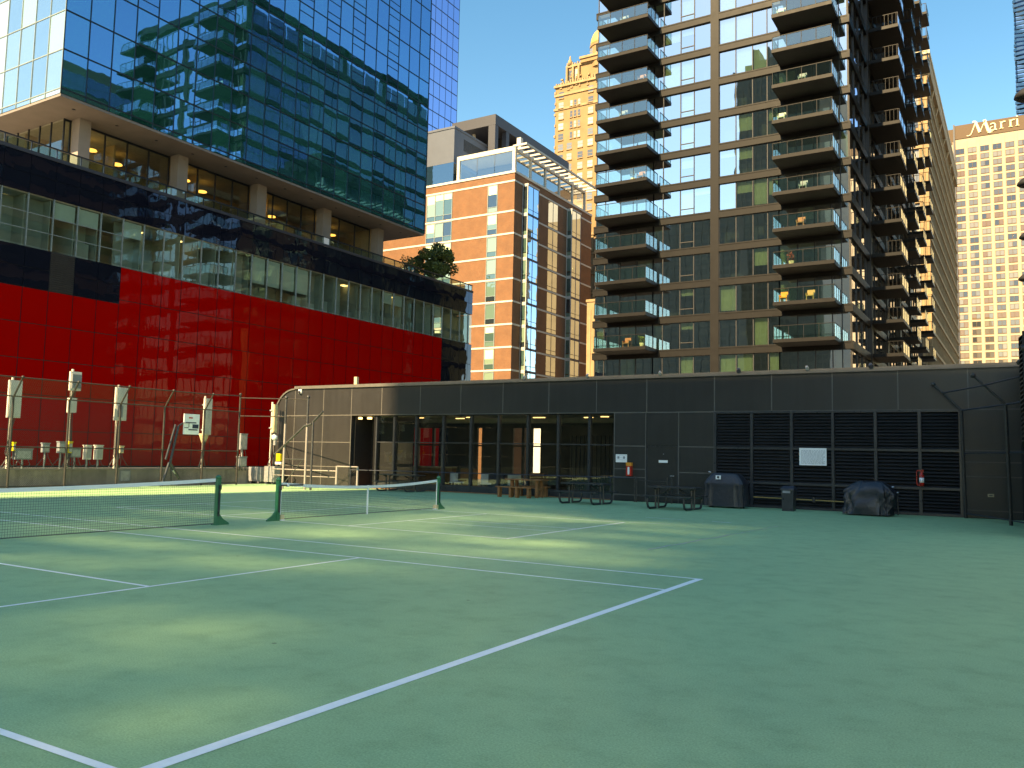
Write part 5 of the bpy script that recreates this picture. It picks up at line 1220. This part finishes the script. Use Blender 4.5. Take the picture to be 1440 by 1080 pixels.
ebox('junction_box', 'small grey unit just left of the second antenna mast', 79, 88, 622, 637, 'greybox')
ebox('junction_box', 'grey box immediately right of the second antenna mast', 96, 110, 631, 643, 'greybox')
ebox('meter_box', 'narrow white meter box, left of a matching pair', 116, 125, 627, 646, 'offwhite')
ebox('meter_box', 'narrow white meter box, right of a matching pair', 131, 141, 627, 646, 'offwhite')
ebox('yellow_tag_box', 'small yellow box on the leftmost antenna mast', 14, 18, 623, 634, 'yellow', leg=False)
ebox('yellow_tag_box', 'yellow and cream box on the second antenna mast', 92, 98, 622, 637, 'yellow', leg=False)
ebox('tag_box', 'small cream box on the third antenna mast', 164, 170, 628, 637, 'cream', leg=False)
ebox('meter_box', 'grey meter cluster on the tall straight fence post', 334, 344, 611, 632, 'greybox')
ebox('meter_box', 'lower round backed meter on the tall straight fence post', 332, 343, 643, 656, 'greybox')
AX = -17.0
cbx = thing('grey_cabinet', 'pale grey cabinet at foot of the fence beside the tall straight fence post', 'cabinet', (-16.5, 17.9, 0), 'grey cabinets by the pavilion corner')
def cabinet(t, x0, x1, y, h):
    MB().box(x0, y, 0.12, x1, y+0.4, h).build('case', M['galv'], t); MB().box(x0+0.05, y-0.015, 0.18, x1-0.05, y-0.002, h-0.06).build('door', M['galv'], t); MB().box(x0+0.06, y+0.05, 0, x0+0.16, y+0.35, 0.12).box(x1-0.16, y+0.05, 0, x1-0.06, y+0.35, 0.12).build('foot', M['slate'], t)
q = onY(349, 673, 18.9); q2 = onY(367, 657, 18.9); cabinet(cbx, q.x, q2.x, 18.9, q2.z)
cbx = thing('grey_cabinet', 'pale grey cabinet at foot of the fence beside the curved pavilion end', 'cabinet', (-15.8, 18.9, 0), 'grey cabinets by the pavilion corner')
q = onY(371, 673, 18.95); q2 = onY(386, 656, 18.95); cabinet(cbx, q.x, q2.x, 18.95, q2.z)
pw = thing('wall_plate', 'square grey plate on the concrete parapet', 'plate', (-18.99, 0, 0.3)); q = onX(168, 677, -18.98); q2 = onX(184, 661, -18.98)
MB().box(-18.998, q.y, max(0.05, q.z), -18.975, q2.y, q2.z).build('plate', M['greybox'], pw); MB().box(-18.974, q.y+0.05, max(0.08, q.z)+0.03, -18.97, q2.y-0.05, q2.z-0.04).build('panel', M['galv'], pw)
# ---------------------------------------------------------------- basketball hoop folded by the fence
HXp = -17.2
def H_(px, py): return onX(px, py, HXp)
hp = thing('basketball_hoop', 'portable basketball hoop with white backboard on slanted black posts', 'basketball hoop', (HXp, H_(248, 684).y, 0))
a = H_(257, 610.5); b = H_(280, 583)
MB().box(HXp, a.y, a.z, HXp+0.05, b.y, b.z).build('backboard', M['white'], hp)
pr = MB(); W = b.y-a.y; Hh = b.z-a.z
for (u0, v0, u1, v1) in ((0.02, 0.3, 0.3, 0.34), (0.12, 0.55, 0.8, 0.6), (0.3, 0.35, 0.34, 0.58), (0.3, 0.2, 0.9, 0.26), (0.55, 0.3, 0.95, 0.5)): pr.box(HXp+0.051, a.y+W*u0, a.z+Hh*v0, HXp+0.056, a.y+W*u1, a.z+Hh*v1)
pr.build('marking', M['plum'], hp)
MB().box(HXp+0.051, a.y+W*0.3, a.z+Hh*0.78, HXp+0.056, a.y+W*0.55, a.z+Hh*0.84).build('red_marking', M['red'], hp)
MB().tube(H_(239, 652), H_(251, 599), 0.055, 8).tube(H_(233, 646), H_(247, 597), 0.05, 8).tube(H_(251, 599), H_(262, 592), 0.04, 8).build('pole', M['blackmetal'], hp)
MB().tube(H_(238, 650), H_(227, 683.5), 0.06, 8).tube(H_(238, 650), H_(252, 673), 0.07, 8).tube(H_(240, 655), H_(241, 683), 0.04, 8).build('base_leg', M['blackmetal'], hp)
MB().tube(H_(243, 661), H_(248, 667), 0.05, 8).build('spring', M['galv'], hp)
MB().path([tuple(Vector(((HXp+0.3+0.22*math.cos(R(t_)), a.y+W*0.1+0.22*math.sin(R(t_)), a.z+Hh*0.55)))) for t_ in range(0, 361, 30)], 0.012, 6).build('rim', M['blackmetal'], hp)

# ---------------------------------------------------------------- floodlights at the right edge of the court
for k, lab in enumerate(('dark rounded floodlight head nearest the camera at right edge', 'dark rounded floodlight head, second in the row at right edge', 'dark rounded floodlight head, third in the row at right edge', 'small dark floodlight head farthest along the right edge')):
    px, py, Y = ((1440, 135, 15.8), (1441, 258, 24.1), (1442, 333, 32.4), (1441, 392, 41.9))[k]
    q = onY(px, py, Y)
    t = thing('floodlight', lab, 'floodlight', (q.x+1.9, Y, 0 if Y < 19 else 4.9), 'floodlights on arms along the right edge')
    s = (0.36, 0.36, 0.36, 0.42)[k]
    MB().lathe((q.x+0.1, Y, q.z-0.08), [(0.02, -0.15*s), (0.75*s, -0.1*s), (1.0*s, 0.08*s), (0.95*s, 0.3*s), (0.55*s, 0.7*s), (0.15*s, 0.9*s)], 18).build('head', M['void'], t)
    MB().tube((q.x+0.1, Y, q.z+0.1), (q.x+1.9, Y, q.z+0.3), 0.05, 8).build('arm', M['fencedark'], t)
    MB().tube((q.x+1.9, Y, 0 if Y < 19 else 4.9), (q.x+1.9, Y, q.z+0.5), 0.09, 8).build('pole', M['fencedark'], t)

# ================================================================== added unseen slit wall shaping the court light, then buildings seen in reflections
SUN_EL = R(40); TAN = math.tan(SUN_EL); AZD = 8.0; AZ = math.tan(R(AZD))
sc_ = thing('unseen_slit_wall', 'unseen slab added behind the camera, its slits shaped to cast light patches on the court', 'building', (6, -80, 0))  # added wall: shades the court, slits imitate sunlight reflected off the tower
SX0, SX1, SY, SZ = -24.4, 13.0, -80.0, 90.0

holes = []; prn = random.Random(21)
for (px, py, w, l, n, t) in PATCH:
    t *= (0.42 if px < 660 else 0.26) if py < 800 else 0.13; l *= 1.15
    g = onZ(px, py, 0); d = g.y-SY; xc = g.x-AZ*d; zc = d*TAN/math.cos(R(AZD))
    for k in range(n):
        z = zc+(k-(n-1)/2)*(l*TAN/max(1, n)); u = xc+prn.uniform(-.3, .3)*w; hw = w*prn.uniform(.22, .6); holes.append((u-hw, u+hw, z-t/2-0.04, z+t/2))
cuts = sorted({-3.0, SZ}|{round(v, 3) for h in holes for v in h[2:4]})
wl = MB()
for z0, z1 in zip(cuts, cuts[1:]):
    if z1-z0 < 1e-4: continue
    zm = (z0+z1)/2; iv = sorted((h[0], h[1]) for h in holes if h[2] <= zm <= h[3]); x = SX0
    for a, b in iv:
        if a > x: wl.box(x, SY-0.05, z0, a, SY, z1)
        x = max(x, b)
    wl.box(x, SY-0.05, z0, SX1, SY, z1)
wl.build('wall', M['bouncewall'], sc_)
def block(label, x0, y0, x1, y1, h, wm, gm, bay=4.0, fl_=4.0, roof=True):
    t = thing('distant_building', label, 'building', ((x0+x1)/2, (y0+y1)/2, 0))
    MB().box(x0, y0, -3, x1, y1, h).build('wall', M[wm], t)
    g = MB(); k = 0
    z = h-fl_
    while z > 4:
        g.box(x0+0.6, y1+0.02, z, x1-0.6, y1+0.05, z+fl_*0.6)
        g.box(x0-0.05, y0+0.6, z, x0-0.02, y1-0.6, z+fl_*0.6)
        z -= fl_
    g.build('window', M[gm], t)
    b = MB(); rn = random.Random(int(h)); x = x0
    while x < x1: b.box(x, y1+0.06, -3, x+0.8, y1+0.4, h); x += bay
    b.build('pier', M[wm], t)
    if roof: MB().box(x0+3, y0+3, h, x1-(x1-x0)*0.3, y1-4, h+7).box(x0+8, y0+5, h+7, x0+14, y1-5, h+14).build('roof_block', M[wm], t)
block('dark office block far behind the camera mirrored in the left tower windows', -330, -262, -96, -250, 117, 'mosswall', 'mossglass')
block('tall dark skyscraper far behind the camera mirrored in the right tower windows', -110, -330, -62, -300, 207, 'mosswall', 'mossglass', 3.0)
block('brown office slab right of the frame mirrored in the teal glass', 20, 45, 50, 115, 60, 'hotelbrown', 'farglass', roof=False)

# ================================================================== LIGHT
W = bpy.data.worlds.new('World'); S.world = W; W.use_nodes = True
t = W.node_tree; bg = t.nodes['Background']; sky = t.nodes.new('ShaderNodeTexSky'); sky.sky_type = 'NISHITA'
sky.sun_disc = False; sky.sun_elevation = SUN_EL; sky.air_density = 1.0; sky.dust_density = 0.15; sky.ozone_density = 2.2
# light travels towards +Y and slightly towards +X
sd = Vector((math.sin(R(AZD))*math.cos(SUN_EL), math.cos(R(AZD))*math.cos(SUN_EL), -math.sin(SUN_EL)))
to = -sd; sky.sun_rotation = math.atan2(to.x, to.y)
hs = t.nodes.new('ShaderNodeHueSaturation'); hs.inputs['Saturation'].default_value = 1.36; t.links.new(sky.outputs[0], hs.inputs['Color']); t.links.new(hs.outputs[0], bg.inputs[0]); bg.inputs[1].default_value = SKY_STR
sl_ = bpy.data.lights.new('sun', 'SUN'); so = bpy.data.objects.new('sun', sl_); COL.objects.link(so)
sl_.energy = SUN_STR; sl_.angle = R(0.5); sl_.color = (1.0, 0.92, 0.76)
so.rotation_euler = sd.to_track_quat('-Z', 'Y').to_euler(); so.location = (0, -40, 60)
S.view_settings.view_transform = 'Standard'; S.view_settings.look = 'None'; S.view_settings.gamma = 1; S.view_settings.exposure = EXPO
S.view_settings.use_white_balance = True; S.view_settings.white_balance_temperature = 12000; S.view_settings.white_balance_tint = 10
S.render.engine = 'CYCLES'
c = S.cycles
c.max_bounces = 8; c.diffuse_bounces = 3; c.glossy_bounces = 5; c.transmission_bounces = 4; c.transparent_max_bounces = 24
c.caustics_reflective = True; c.caustics_refractive = False; c.blur_glossy = 0.25; c.sample_clamp_indirect = 60.0
c.use_denoising = True
try: c.denoiser = 'OPENIMAGEDENOISE'
except Exception: pass
